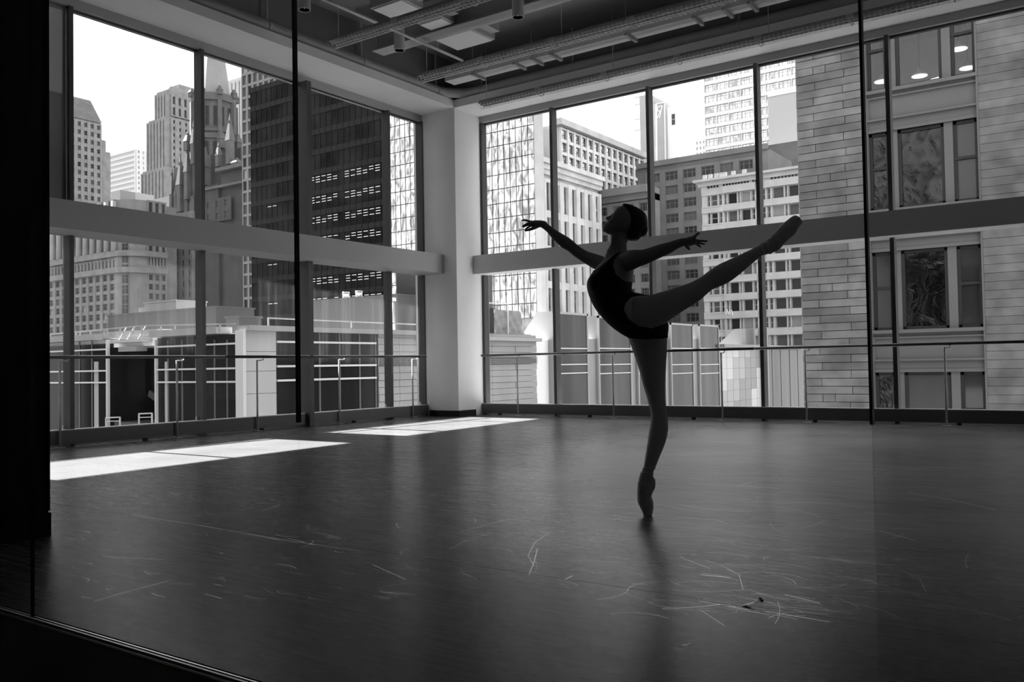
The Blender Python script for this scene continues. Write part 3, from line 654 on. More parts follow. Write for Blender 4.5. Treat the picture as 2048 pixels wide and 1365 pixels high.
lw = MB(); lw.bar((XJ - .55, ya, zb + .10), (XJ - .55, yc, zb + .10), .06); lw.bar((XJ - .55, ya, zb + .2), (XJ - .55, yc, zb + .2), .04); obj('low_rail', lw, m_jwhite, tb)

# --- beige corner building with columns
st = stone(.145, 'beige_stone'); Yg = 140; xc_ = Rt(246, 560)*Yg
bG = thing('corner_building', 'beige office building with tall columns and a rounded corner', 'building', (xc_ - 20, Yg + 8, ZG))
G = lambda px, py: on_y(px, py, Yg)
x0 = G(60, 560).x; zt = G(235, 400).z; Gz = lambda py: G(228, py).z
core(bG, x0, xc_ - 1.2, Yg + .5, Yg + 18, ZG, zt, st)
xw = G(232, 560).x
facade(bG, 's', Yg + .5, G(60, 560).x, xw, Gz(662), Gz(545), 13, 6, .68, .66, .6, 'cross', (m_g1, m_g1, m_g2, m_g3), wall=st)
facade(bG, 's', Yg + .5, G(60, 560).x, xw, Gz(540), Gz(516), 26, 1, .5, .62, .6, 'plain', (m_g1,), wall=st)
facade(bG, 's', Yg + .5, G(60, 560).x, xw, Gz(506), Gz(400), 13, 1, .5, .95, 1.0, 'cross', (m_g1,), wall=st, name='tall_window')
cm = MB(); r_ = .9
for i in range(14):
    x = G(60, 560).x + (xw - G(60, 560).x)*i/13; c = MB().tube([(x, Yg - .5, Gz(504)), (x, Yg - .5, Gz(404))], [r_, r_*.9], 10); obj('column', c, mat('column_stone', .24, .8, .2) if i == 0 else bpy.data.materials['column_stone'], bG)
for py in (509, 542): obj('cornice', MB().box(x0, xw + 1, Yg - 1.1, Yg + .5, Gz(py) - .8, Gz(py) + .8), st, bG)
# rounded corner
Rr = G(256, 560).x - xw; cx, cyy = xw, Yg + .5 + Rr - .6
cv = [(cx + Rr*math.sin(a), cyy - Rr*math.cos(a)) for a in [math.pi/2*i/10 for i in range(11)]]
cm = MB(); cm.poly([(cx, cyy)] + cv, 'z', ZG, zt); obj('rounded_corner', cm, st, bG)
for py in (509, 542): obj('cornice', MB().poly([(cx, cyy)] + [(cx + (Rr + 1)*math.sin(a), cyy - (Rr + 1)*math.cos(a)) for a in [math.pi/2*i/10 for i in range(11)]], 'z', Gz(py) - .8, Gz(py) + .8), st, bG)
wm = win_mesh(1.9, 2.6, 'cross', m_g1); aa = math.radians(33)
for py in (498, 519, 540, 560, 581, 601, 620): put('window', wm, bG, (cx + (Rr + .02)*math.sin(aa), cyy - (Rr + .02)*math.cos(aa), Gz(py)), aa)
Xe = cx + Rr - .3; ye0, ye1 = cyy, Xe/Rt(331, 560)
zE = lambda py: on_x(290, py, Xe).z
core(bG, Xe - 20, Xe, ye0, ye1, ZG, zt, st)
facade(bG, 'e', Xe, ye0, ye1, zE(640), zE(545), 3, 5, .66, .6, .6, 'tri', (m_g1, m_g2), wall=st)
facade(bG, 'e', Xe, ye0, ye1, zE(535), zE(510), 6, 1, .5, .6, .6, 'plain', (m_g1,), wall=st)
facade(bG, 'e', Xe, ye0, ye1, zE(507), zE(400), 3, 1, .62, .93, .6, 'tri', (m_g1,), wall=st, name='tall_window')
for py in (508, 541): obj('cornice', MB().box(Xe - 1, Xe + 1.2, ye0, ye1, zE(py) - .8, zE(py) + .8), st, bG)
pz = thing('rooftop_hut', 'plain pale box on the roof line under the white banded block', 'rooftop block', on_y(250, 410, 180))
q0, q1, q2 = on_y(222, 388, 185), on_y(240, 380, 185), on_y(271, 386, 185)
m_hut = mat('pale_hut', .3, .8, .2); m_hut2 = mat('grey_hut', .2, .8, .2)
obj('wall_block', MB().box(q0.x, q1.x, 185, 199, ZG, q1.z), m_hut, pz); obj('wall_block', MB().box(q1.x - 1, q1.x + .05, 185.01, 185 + (q1.x/Rt(271) - 185), ZG, q1.z), m_hut2, pz)
obj('low_roof', MB().box(on_y(200, 400, 186).x, q2.x + 30, 186, 200, ZG, on_y(250, 411, 186).z), m_hut, pz)

# --- left tower with a sloping roof
sA = stone(.19, 'pale_tower_stone'); XA = -420.0; A = lambda px, py: on_x(px, py, XA)
y0, y1 = XA/Rt(110, 300), XA/Rt(202, 300); za, zb = A(203, 440).z, A(203, 246).z
bA = thing('stone_tower', 'pale stone tower with a sloping roof, furthest left', 'building', (XA - 15, (y0 + y1)/2, ZG))
core(bA, XA - 30, XA, y0, y1, ZG, zb, sA)
facade(bA, 'e', XA, y0, y1, za, zb - 1, 7, 12, .5, .55, .8, 'dh', (m_g2, m_g1, m_g2), wall=sA)
zt = A(190, 197).z
obj('sloping_roof', MB().hexa([(XA - 30, y0, zb), (XA + .5, y0, zb), (XA + .5, y1, zb), (XA - 30, y1, zb)], [(XA - 25, y0, zt), (XA - 5, y0, zt), (XA - 5, y1 - (y1 - y0)*.12, zt), (XA - 25, y1 - (y1 - y0)*.12, zt)]), mat('ribbed_roof', .19, .7, .2, var=.25, scale=1, stretch=(.02, .02, 1.4)), bA)
for i in range(14):
    t_ = i/14; obj('roof_rib', MB().bar((XA + .6 - 5.5*t_, y0, zb + (zt - zb)*t_), (XA + .6 - 5.5*t_, y1 - (y1 - y0)*.12*t_, zb + (zt - zb)*t_), .5), sA, bA)
y2 = XA/Rt(214, 300); y3 = XA/Rt(223, 300)
obj('side_wing', MB().box(XA - 30, XA - 1, y1, y2, ZG, A(210, 281).z), sA, bA); obj('side_wing', MB().box(XA - 30, XA - 1, y2, y3, ZG, A(218, 304).z), sA, bA)
obj('wing_roof', MB().hexa([(XA - 20, y1, A(210, 281).z), (XA - 1, y1, A(210, 281).z), (XA - 1, y2, A(210, 281).z + .1), (XA - 20, y2, A(210, 281).z)], [(XA - 18, y1, A(210, 262).z), (XA - 3, y1, A(210, 262).z), (XA - 3, y2 - 3, A(210, 276).z), (XA - 18, y2 - 3, A(210, 276).z)]), sA, bA)
# --- white banded block
sB = mat('white_cladding', .5, .7, .2); YB_ = 320.0; Bq = lambda px, py: on_y(px, py, YB_)
x0, x1 = Bq(214, 350).x, Bq(272, 350).x; zt = Bq(250, 304).z; zb = Bq(250, 440).z
bB = thing('banded_block', 'white office block with long horizontal window bands, far off', 'building', (x0, YB_ + 10, ZG))
core(bB, x0, x1, YB_, YB_ + 40, ZG, zt, sB)
pz_ = (zt - Bq(250, 314.3).z)
nrow = int((zt - zb)/pz_)
facade(bB, 's', YB_, x0, x1, zt - nrow*pz_, zt, 1, nrow, .98, .52, .8, 'plain', (mat('band_glass', .2, .4, .4),), wall=sB, single=False, zoff=.45)
mm = MB()
for i in range(40): fbox(mm, 's', YB_, x0 + (x1 - x0)*i/40, x0 + (x1 - x0)*i/40 + .5, .05, .3, zb, zt - 1)
obj('band_mullions', mm, sB, bB, kind='stuff')
facade(bB, 'e', x1, YB_, x1/Rt(290, 350), zt - nrow*pz_, zt, 2, nrow, .35, .5, .6, 'plain', (mat('band_glass_pale', .3, .4, .4),), wall=sB, single=False, skip=lambda i, j: i == 1)
ob_ = MB().tube([(Bq(252, 300).x, YB_ + 3, zt), (Bq(252, 300).x, YB_ + 3, zt + 4)], .8, 8); obj('roof_mast', ob_, sB, bB)
# --- ribbed tower
sC = stone(.21, 'ribbed_limestone'); YC_ = 250.0; C_ = lambda px, py: on_y(px, py, YC_); xC = C_(337, 300).x
bC = thing('ribbed_tower', 'pale stepped tower with tall vertical ribs beside the white block', 'building', (xC - 10, YC_ + 10, ZG))
yr = xC/Rt(386, 300)
def cz(py): return C_(325, py).z
core(bC, C_(314, 300).x, xC, YC_, yr, ZG, cz(182), sC)
facade(bC, 's', YC_, C_(314, 300).x, xC, cz(250), cz(188), 4, 1, .36, .8, 1.2, 'dh', (m_g2,), wall=sC)
core(bC, C_(303, 300).x, xC + 1.5, YC_ - 1.5, yr + 3, ZG, cz(238), sC, 'shoulder')
facade(bC, 's', YC_ - 1.5, C_(303, 300).x, xC + 1.5, cz(345), cz(243), 6, 1, .32, .93, 1.2, 'dh', (m_g2,), wall=sC, name='window_strip')
core(bC, C_(297, 300).x, xC + 3, YC_ - 3, yr + 4, ZG, cz(340), sC, 'shoulder')
facade(bC, 's', YC_ - 3, C_(297, 300).x, xC + 3, cz(450), cz(345), 7, 1, .3, .94, 1.2, 'dh', (m_g2,), wall=sC, name='window_strip')
facade(bC, 'e', xC, YC_ + 1, yr, cz(235), cz(192), 4, 2, .45, .7, 1, 'cross', (m_g2,), wall=sC)
facade(bC, 'e', xC + 1.5, YC_, yr + 3, cz(345), cz(241), 5, 8, .3, .5, .8, 'dh', (m_g2, m_g1), wall=sC)
obj('sloping_cap', MB().hexa([(C_(314, 300).x, YC_, cz(182)), (xC, YC_, cz(182)), (xC, yr, cz(182)), (C_(314, 300).x, yr, cz(182))], [(C_(319, 300).x, YC_ + 2, cz(173)), (xC - 1, YC_ + 2, cz(173)), (xC - 1, yr - 2, cz(173)), (C_(319, 300).x, yr - 2, cz(173))]), sC, bC)
obj('roof_block', MB().box(xC - 12, xC - 2, xC/Rt(364, 300), yr + 4, cz(182), cz(163)), sC, bC)
# --- gothic tower and spire
sD = stone(.09, 'gothic_stone'); sD2 = mat('spire_stone', .22, .8, .2, var=.08, scale=.3); sD3 = stone(.05, 'sooty_stone')
YD = 165.0; D_ = lambda px, py: on_y(px, py, YD); cD = D_(431, 300); sc_ = (D_(456, 300).x - D_(406, 300).x)/2*1.12; dz = lambda py: D_(431, py).z
yD = YD + sc_; xD = Rt(429, 300)*yD
bD = thing('gothic_tower', 'dark gothic church tower with pinnacles and a pale spire', 'building', (xD, yD, ZG))
def octa(r, z0, z1, r2=None, nm='tower_stage', m=sD, n=8, x=xD, y=yD, ph=math.pi/8):
    mb = MB(); r2 = r if r2 is None else r2
    lo = [(x + r*math.cos(ph + 2*math.pi*k/n), y + r*math.sin(ph + 2*math.pi*k/n), z0) for k in range(n)]; hi = [(x + r2*math.cos(ph + 2*math.pi*k/n), y + r2*math.sin(ph + 2*math.pi*k/n), z1) for k in range(n)]
    mb.add(lo + hi, [tuple(reversed(range(n))), tuple(range(n, 2*n))] + [(k, (k + 1) % n, n + (k + 1) % n, n + k) for k in range(n)]); return obj(nm, mb, m, bD)
def pinn(x, y, z, w, h):
    mb = MB(); mb.box(x - w, x + w, y - w, y + w, z, z + h*.45); mb.add([(x - w*1.2, y - w*1.2, z + h*.45), (x + w*1.2, y - w*1.2, z + h*.45), (x + w*1.2, y + w*1.2, z + h*.45), (x - w*1.2, y + w*1.2, z + h*.45), (x, y, z + h)], [(0, 3, 2, 1), (0, 1, 4), (1, 2, 4), (2, 3, 4), (3, 0, 4)])
    mb.box(x - w*.5, x + w*.5, y - w*.5, y + w*.5, z + h*.8, z + h*.84); obj('pinnacle', mb, sD, bD)
octa(sc_*.78, dz(172), dz(-60), .3, 'spire', sD2)
octa(sc_*1.02, dz(188), dz(173), nm='gallery'); octa(sc_*.92, dz(262), dz(188)); octa(sc_*1.0, dz(252), dz(246), nm='gallery'); octa(sc_*1.08, dz(372), dz(262)); octa(sc_*1.16, dz(268), dz(258), nm='gallery')
for k in range(8):
    a = math.pi/8 + k*math.pi/4; pinn(xD + sc_*1.02*math.cos(a), yD + sc_*1.02*math.sin(a), dz(178), .7, dz(158) - dz(178)); 
    pinn(xD + sc_*1.2*math.cos(a), yD + sc_*1.2*math.sin(a), dz(290), .9, dz(248) - dz(290))
    obj('buttress', MB().bar((xD + sc_*1.0*math.cos(a), yD + sc_*1.0*math.sin(a), dz(372)), (xD + sc_*.98*math.cos(a), yD + sc_*.98*math.sin(a), dz(188)), 1.2), sD, bD)
wg = win_mesh(1.5, dz(200) - dz(240), 'dh', m_g1, sD); wg2 = win_mesh(1.6, dz(272) - dz(300), 'dh', m_g1, sD)
for k in range(8):
    a = k*math.pi/4
    for o_ in (-1.35, 1.35):
        for r_, ms, z in ((.92*math.cos(math.pi/8), wg, dz(220)), (1.08*math.cos(math.pi/8), wg2, dz(288))):
            put('lancet_window', ms, bD, (xD + (sc_*r_ + .05)*math.cos(a) - o_*math.sin(a), yD + (sc_*r_ + .05)*math.sin(a) + o_*math.cos(a), z), a + math.pi/2)
# lower gothic body with pinnacles, left of and behind the mullion
for px, py, hh, w in ((466, 330, 104, .9), (367, 425, 118, .9), (350, 440, 110, .6), (381, 400, 120, .8), (417, 372, 80, .9), (443, 335, 50, .7), (480, 338, 22, 1.2), (358, 420, 60, .5), (393, 330, 90, .7)):
    p = D_(px, py); pinn(p.x, YD - 1, p.z, w, D_(px, py - hh).z - p.z)
core(bD, D_(347, 300).x, D_(402, 300).x, YD, YD + 14, ZG, D_(375, 330).z, sD, 'lower_body')
core(bD, D_(402, 300).x, D_(470, 300).x, YD + 2, YD + 20, ZG, D_(440, 300).z, sD3, 'lower_body')
facade(bD, 's', YD, D_(349, 300).x, D_(401, 300).x, D_(375, 432).z, D_(375, 395).z, 4, 1, .45, .85, .8, 'dh', (m_g1, m_g3), wall=sD, name='lancet_window')
sI = stone(.16, 'beige_shaft'); p0, p1 = D_(331, 500), D_(404, 500)
core(bD, p0.x, p1.x, YD - 3, YD, ZG, D_(360, 432).z, sI, 'shaft')
facade(bD, 's', YD - 3, p0.x, p1.x, D_(360, 645).z, D_(360, 440).z, 6, 10, .4, .5, .5, 'dh', (m_g2, m_g1, m_g3), wall=sI)
# dark stone block right of the tower
bI = thing('stone_block', 'dark plain stone block with a cornice below the gothic tower', 'building', (D_(450, 500).x, YD - 8, ZG))
p0, p1 = on_y(409, 360, YD - 12), on_y(490, 360, YD - 12); pm = on_y(436, 340, YD - 12)
core(bI, p0.x, pm.x, YD - 12, YD - 5, ZG, on_y(420, 372, YD - 12).z, sD3); core(bI, pm.x, p1.x, YD - 11, YD - 5, ZG, on_y(450, 338, YD - 12).z, sD3)
obj('cornice', MB().box(pm.x - .6, p1.x, YD - 12.6, YD - 5, on_y(450, 341, YD - 12).z, on_y(450, 334, YD - 12).z), sD, bI); obj('cornice', MB().box(p0.x, p1.x, YD - 12.5, YD - 5, on_y(450, 374, YD - 12).z, on_y(450, 369, YD - 12).z), sD, bI)
facade(bI, 's', YD - 12, p0.x + .2, p0.x + 12, on_y(430, 445, YD - 12).z, on_y(430, 398, YD - 12).z, 3, 2, .4, .55, .3, 'dh', (m_g1,), wall=sD3)
# pale tower far behind, between spire and grid block
sH = mat('hazy_stone', .42, .8, .2, var=.05, scale=.2); q0, q1 = on_y(440, 160, 300), on_y(500, 160, 300)  # haze of distance put into this paler stone colour
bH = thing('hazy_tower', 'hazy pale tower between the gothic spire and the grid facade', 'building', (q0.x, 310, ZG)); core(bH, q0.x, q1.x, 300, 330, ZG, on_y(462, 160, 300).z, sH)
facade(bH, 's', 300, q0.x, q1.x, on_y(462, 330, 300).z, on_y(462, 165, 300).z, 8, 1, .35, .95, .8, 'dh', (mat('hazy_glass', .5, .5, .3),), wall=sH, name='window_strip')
# --- concrete grid block
sE = mat('grid_concrete', .17, .8, .2, var=.08, scale=.5); YE = 125.0; q0, q1 = on_y(487.5, 400, YE), on_y(566, 400, YE); ez = lambda py: on_y(497, py, YE).z
bE = thing('grid_block', 'concrete block with a deep square window grid beside the black tower', 'building', (q0.x, YE + 8, ZG)); pz_ = ez(300) - ez(323.6)
core(bE, q0.x, q1.x, YE, YE + 20, ZG, ez(148) + 5*pz_, sE); zt = ez(148) + 5*pz_
facade(bE, 's', YE, q0.x, q1.x, zt - 26*pz_, zt, 7, 26, .70, .78, .4, 'plain', (m_g2, m_g1, m_g3), wall=sE, skip=lambda i, j: i > 2 and j < 17, relief=.9)
# --- black glass tower
m_blk = mat('black_glass', .009, .12, .02, var=.8, scale=.25, bump=.015, bscale=.5); m_bst = mat('black_steel', .012, .6, .05)
YF = 100.0; q0, q1 = on_y(503.5, 400, YF), on_y(775, 400, YF); fz = lambda py: on_y(600, py, YF).z
bF = thing('black_tower', 'black steel and glass tower with rows of office lights', 'building', (q0.x, YF + 10, ZG)); zt = on_y(505, 176, YF).z
core(bF, q0.x, q1.x, YF, YF + 25, ZG, zt, m_blk); pz_ = fz(400) - fz(440); ncol = 24; pu = (q1.x - q0.x)/ncol
sp_ = MB(); z = zt
while z > -3:
    fbox(sp_, 's', YF, q0.x, q1.x, 0, .12, z - .9, z); z -= pz_
obj('spandrel_bands', sp_, m_bst, bF, kind='stuff')
for i in range(ncol + 1): obj('steel_mullion', fbox(MB(), 's', YF, q0.x + i*pu - .04, q0.x + i*pu + .04, 0, .12, ZG, zt), m_bst, bF)
m_lamp = emit('office_ceiling_light', .22); lm = MB(); j = 0; z = zt
while z > -3:
    for i in range(ncol):
        t_ = (i*7 + j*3) % 11
        for r_ in range(3):
            if 9 < i < 23 and j > 4 and i not in (16,) and (i + r_*2 + j) % 5 > 0 and z < fz(330): x = q0.x + (i + .15)*pu; fbox(lm, 's', YF, x, x + pu*.7, .0, .02, z - 1.25 - .42*r_, z - 1.19 - .42*r_)
            if i in (3, 4) and j in (6, 9, 11) and r_ == 0: x = q0.x + (i + .15)*pu; fbox(lm, 's', YF, x, x + pu*.7, .0, .02, z - 1.4, z - 1.34)
    z -= pz_; j += 1
obj('office_lights', lm, m_lamp, bF, kind='stuff')
# --- mirror glass tower seen on both sides of the column
YK = 85.0; q0, q1 = on_y(772, 400, YK), on_y(1083, 400, YK); kz = lambda py: on_y(1000, py, YK).z
bK = thing('mirror_tower', 'pale mirror-glass tower with a fine grid, either side of the column', 'building', (q0.x, YK + 10, ZG)); zb = kz(640); pz_ = kz(400) - kz(429)
nr, nc = 18, 28; zt = zb + nr*pz_; pu = (q1.x - q0.x)/nc
core(bK, q0.x, q1.x - .1, YK + .12, YK + .5, ZG, zt, m_frame)
pm_ = MB().box(-pu/2 + .05, pu/2 - .05, -.05, .1, -pz_/2 + .05, pz_/2 - .05).mesh('glass_panel', m_mir); stf = MB()
for i in range(nc):
    for j in range(nr):
        x, z = q0.x + (i + .5)*pu, zb + (j + .5)*pz_
        if i < 7 or i > 18:
            o_ = put('glass_panel', pm_, bK, (x, YK, z)); o_.rotation_euler[0] = random.uniform(-.02, .02); o_.rotation_euler[2] = random.uniform(-.02, .02)
        else: stf.box(x - pu/2 + .05, x + pu/2 - .05, YK - .05, YK + .1, z - pz_/2 + .05, z + pz_/2 - .05)
obj('glass_panels', stf, m_mir, bK, kind='stuff')
obj('lower_front', MB().box(q0.x, q1.x, YK - .03, YK + .12, ZG, zb), mat('grey_glass_base', .12, .15, .5, var=.6, scale=.6), bK)
obj('corner_mullion', MB().box(q1.x - .7, q1.x, YK - .3, YK + .6, ZG, zt), m_louv, bK)
# --- solid block standing in for a building reflected in the mirror tower
sL = stone(.42, 'hazy_masonry'); XL = -75.0; L_ = lambda px, py: on_x(px, py, XL); yl0, yl1 = XL/Rt(1118, 300), XL/Rt(1284, 300)  # masonry lightened so its colour carries the haze
bL = thing('rippled_block', 'hazy masonry block whose bright windows ripple, left of the brick block', 'building', (XL - 5, yl0 + 10, ZG)); zt = L_(1118, 248).z
core(bL, XL - 9, XL, yl0, yl1, ZG, zt, sL); lz = lambda py: L_(1118, py).z
facade(bL, 'e', XL, yl0, yl1, lz(460), zt - .6, 14, 8, .74, .74, .5, 'dh', (m_mir2,), wall=mat('pale_masonry', .6, .8, .2, var=.1, scale=.5), fm=m_wf)
obj('cornice', MB().box(XL - 1, XL + 1.2, yl0 - 1, yl1, zt - .4, zt + .6), sL, bL)  # cornice of the reflection stand-in
facade(bL, 's', yl0, XL - 9, XL, lz(460), zt - .6, 4, 8, .4, .5, .3, 'dh', (m_g2,), wall=sL)
# --- cornice block in front of it, also standing in for a reflection
sL2 = stone(.5, 'pale_cornice_stone'); X2 = -65.0; y20, y21 = X2/Rt(1082, 400), X2/Rt(1196, 400); l2 = lambda px, py: on_x(px, py, X2)
bL2 = thing('cornice_block', 'pale block with a heavy cornice and tall arched windows', 'building', (X2 - 3, y20, ZG)); zt = l2(1085, 325).z
core(bL2, X2 - 6, X2, y20, y21, ZG, zt, sL2)
for k_, (dz_, pr_) in enumerate(((0, 1.3), (-.7, .9), (-1.3, .5))): obj('cornice', MB().box(X2 - 6, X2 + pr_, y20 - pr_, y21, zt + dz_ - .35, zt + dz_ + .3), sL2, bL2)  # cornice of the reflection stand-in
facade(bL2, 'e', X2, y20, y21, l2(1085, 640).z, zt - 2.2, 7, 4, .55, .8, .6, 'cross', (m_mir2, m_g2), wall=sL2, name='tall_window', fm=m_wf)  # windows of the reflection stand-in
# --- brick blocks
sM = stone(.13, 'grey_brick'); YM = 118.0; mq = lambda px, py: on_y(px, py, YM); x0, x1 = mq(1172, 450).x, mq(1303, 450).x
bM = thing('brick_block', 'grey brick block with overhanging cornice behind the dancer', 'building', (x0, YM + 6, ZG)); zt = mq(1166, 402).z
core(bM, x0, x1, YM, YM + 3, ZG, zt, sM); obj('cornice', MB().box(x0 - 1.2, x1, YM - 1.6, YM + 3, zt - .2, zt + .9), sM, bM); obj('cornice', MB().box(x0 - .5, x1, YM - .7, YM + 3, zt - 1, zt - .2), sM, bM)
mz = lambda py: mq(1200, py).z
facade(bM, 's', YM, x0, x1, mz(660), mz(412), 5, 9, .58, .6, .4, 'tri', (m_g1, m_g2), wall=sM)
YM2 = 138.0; m2 = lambda px, py: on_y(px, py, YM2); x0, x1 = m2(1276, 400).x, m2(1538, 400).x; zt = m2(1316, 331).z
bM2 = thing('brick_block', 'taller grey brick block with wide windows left of the white block', 'building', (x0, YM2 + 6, ZG)); core(bM2, x0, x1, YM2, YM2 + 12, ZG, zt, sM)
obj('parapet', MB().box(x0, x1, YM2 - .5, YM2 + .4, zt - .2, zt + .7), sM, bM2); mz = lambda py: m2(1348, py).z; pz_ = mz(400) - mz(428.5)
facade(bM2, 's', YM2, m2(1293, 400).x, m2(1515, 400).x, zt - 1.0 - 11*pz_, zt - 1.0, 6, 11, .70, .62, .4, 'tri', (m_g1, m_g2, m_g1), wall=sM, skip=lambda i, j: i > 2 and j < 10)
# --- white terracotta block with bay windows
sN2p = mat('white_sign_letters', .8, .6, .3); sP = mat('white_terracotta', .36, .6, .3, var=.10, scale=.8); YP_ = 118.0; p_ = lambda px, py: on_y(px, py, YP_); x0, x1 = p_(1406, 500).x, p_(1622, 500).x; pzz = lambda py: p_(1480, py).z
bP = thing('terracotta_block', 'white terracotta block with rows of wide curtained windows', 'building', (x0, YP_ + 6, ZG)); zt = pzz(356); core(bP, x0, x1, YP_ + .4, YP_ + 14, ZG, zt, sP)
obj('cornice', MB().box(x0 - .9, x1, YP_ - 1.0, YP_ + 14, zt, zt + .35), sP, bP); obj('cornice', MB().box(x0 - .4, x1, YP_ - .4, YP_ + 14, zt - .6, zt), sP, bP)
for px in (1413, 1424, 1436, 1446, 1453, 1470, 1492): q = p_(px, 350).x; obj('cornice_crest', MB().box(q - .25, q + .25, YP_ - .8, YP_ - .4, zt + .35, zt + .95), sP, bP)
pz_ = pzz(400) - pzz(436.1); ztop = pzz(383.5); wall = MB()
wins = [(1417, 1422), (1424, 1437), (1440, 1446), (1451, 1455), (1458, 1476), (1479, 1482), (1485, 1503), (1506, 1512), (1518, 1522), (1525, 1533), (1537, 1543), (1548, 1570), (1573, 1577), (1580, 1600), (1604, 1609)]
wx = [(p_(a, 500).x, p_(b, 500).x) for a, b in wins]; wh = pz_*.62
meshes = [[win_mesh(b - a, wh, 'dh' if b - a < 1 else 'plain', g_, sP, .07) for g_ in (m_g1, m_g2, m_g3)] for a, b in wx]
edges = [x0] + [v for ab in wx for v in ab] + [x1]
for a, b in zip(edges[::2], edges[1::2]): wall.box(a, b, YP_, YP_ + .4, ZG, zt)
for k in range(10):
    z = ztop - k*pz_; wall.box(x0, x1, YP_ - .15, YP_ + .4, z - pz_, z - wh) ; wall.box(x0, x1, YP_ - .22, YP_ + .4, z - wh - .18, z - wh)
    for (a, b), ms in zip(wx, meshes): put('window', random.choices(ms, (5, 3, 1.2))[0], bP, ((a + b)/2, YP_ + .36, z - wh/2))
wall.box(x0, x1, YP_ - .15, YP_ + .4, ztop, zt); obj('wall_front', wall, sP, bP)
fz_ = pzz(371); fm_ = win_mesh(.42, .5, 'plain', m_g1, sP, .03)
for px in list(range(1418, 1440, 6)) + list(range(1449, 1500, 6)) + list(range(1508, 1520, 6)) + list(range(1545, 1612, 7)): put('attic_window', fm_, bP, (p_(px, 370).x, YP_ - .16, fz_ + (ztop - fz_)*.0 + .35))
bay_ = MB()
for a, b in ((1449, 1515), (1534, 1612)):
    xa_, xb_ = p_(a, 500).x, p_(b, 500).x
    for k in range(10): z = ztop - k*pz_; bay_.poly([(xa_, YP_ - .15), (xb_, YP_ - .15), (xb_, YP_ - .45), (xa_, YP_ - .45)], 'z', z - pz_, z - wh - .04)
    bay_.poly([(xa_, YP_ - .15), (xb_, YP_ - .15), (xb_, YP_ - .45), (xa_, YP_ - .45)], 'z', ztop, ztop + 1.0)
obj('bay_bands', bay_, sP, bP)
lt = MB(); lq = lambda px, py: Vector((p_(px, py).x, YP_ - .55, p_(px, py).z))  # white strokes stand in for lettering reflected in the windows
for p_a, p_b in (((1457, 619.5), (1461, 629)), ((1462.5, 620), (1463.5, 629)), ((1466, 620.5), (1468.5, 632)), ((1454, 625), (1456, 623.5)), ((1456, 623.5), (1457, 626.5)), ((1457, 626.5), (1455, 629.5)), ((1455, 629.5), (1453.5, 627))): lt.bar(lq(*p_a), lq(*p_b), .09)
obj('sign_letters', lt, sN2p, bP)
# --- narrow tower with a sign panel, towers beyond with haze put into their colours
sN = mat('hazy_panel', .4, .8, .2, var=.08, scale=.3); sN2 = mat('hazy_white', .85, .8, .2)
YN = 170.0; n_ = lambda px, py: on_y(px, py, YN)
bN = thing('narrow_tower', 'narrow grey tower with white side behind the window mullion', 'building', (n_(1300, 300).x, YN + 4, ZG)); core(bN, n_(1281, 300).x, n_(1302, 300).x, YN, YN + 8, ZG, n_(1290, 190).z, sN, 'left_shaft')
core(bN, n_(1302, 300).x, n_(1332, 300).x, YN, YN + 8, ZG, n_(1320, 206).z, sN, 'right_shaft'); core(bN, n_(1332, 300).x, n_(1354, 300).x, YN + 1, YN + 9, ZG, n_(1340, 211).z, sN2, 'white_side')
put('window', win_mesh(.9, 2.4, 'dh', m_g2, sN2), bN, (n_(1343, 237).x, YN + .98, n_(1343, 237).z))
sgb = MB(); nq = lambda px, py: Vector((n_(px, py).x, YN - .12, n_(px, py).z))
for p_a, p_b in (((1314, 208), (1330, 206)), ((1329.5, 206), (1331.5, 330)), ((1314, 209), (1315, 330))): sgb.bar(nq(*p_a), nq(*p_b), .16)
obj('sign_border', sgb, sN2, bN); sgl = MB()
for p_a, p_b in (((1325, 212), (1319.5, 237)), ((1325, 212), (1318, 214)), ((1318, 214), (1315.2, 218)), ((1315.2, 218), (1316, 223)), ((1316, 223), (1322.6, 222.5)), ((1321, 223), (1315.5, 237))): sgl.bar(nq(*p_a), nq(*p_b), .17)
obj('sign_letter', sgl, sN2, bN)
for py in (192, 206, 236, 258): q = n_(1281, py); obj('balcony_bar', MB().box(q.x - 1.6, q.x, YN + .5, YN + .7, q.z - .1, q.z + .1), sN, bN)
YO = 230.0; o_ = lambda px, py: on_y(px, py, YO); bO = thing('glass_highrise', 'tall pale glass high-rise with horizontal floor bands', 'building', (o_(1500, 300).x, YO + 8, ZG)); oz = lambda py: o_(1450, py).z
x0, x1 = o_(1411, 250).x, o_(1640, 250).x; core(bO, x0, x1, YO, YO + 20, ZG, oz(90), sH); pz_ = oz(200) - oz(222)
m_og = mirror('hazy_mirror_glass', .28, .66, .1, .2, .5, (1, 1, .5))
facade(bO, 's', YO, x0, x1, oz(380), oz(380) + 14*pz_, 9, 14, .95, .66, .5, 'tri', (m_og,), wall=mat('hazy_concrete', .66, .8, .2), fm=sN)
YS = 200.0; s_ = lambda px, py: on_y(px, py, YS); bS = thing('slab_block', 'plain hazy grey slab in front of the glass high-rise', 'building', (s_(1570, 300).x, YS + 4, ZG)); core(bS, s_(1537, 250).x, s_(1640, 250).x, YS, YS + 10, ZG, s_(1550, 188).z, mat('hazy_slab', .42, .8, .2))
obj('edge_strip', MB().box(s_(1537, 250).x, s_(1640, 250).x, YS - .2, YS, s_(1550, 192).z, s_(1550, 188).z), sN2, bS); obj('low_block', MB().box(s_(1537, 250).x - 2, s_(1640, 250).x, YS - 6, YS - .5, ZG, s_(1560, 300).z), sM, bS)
bW = thing('hazy_block', 'very pale distant block low between narrow tower and high-rise', 'building', (on_y(1380, 300, 300).x, 305, ZG)); q0, q1 = on_y(1352, 280, 300), on_y(1412, 280, 300)
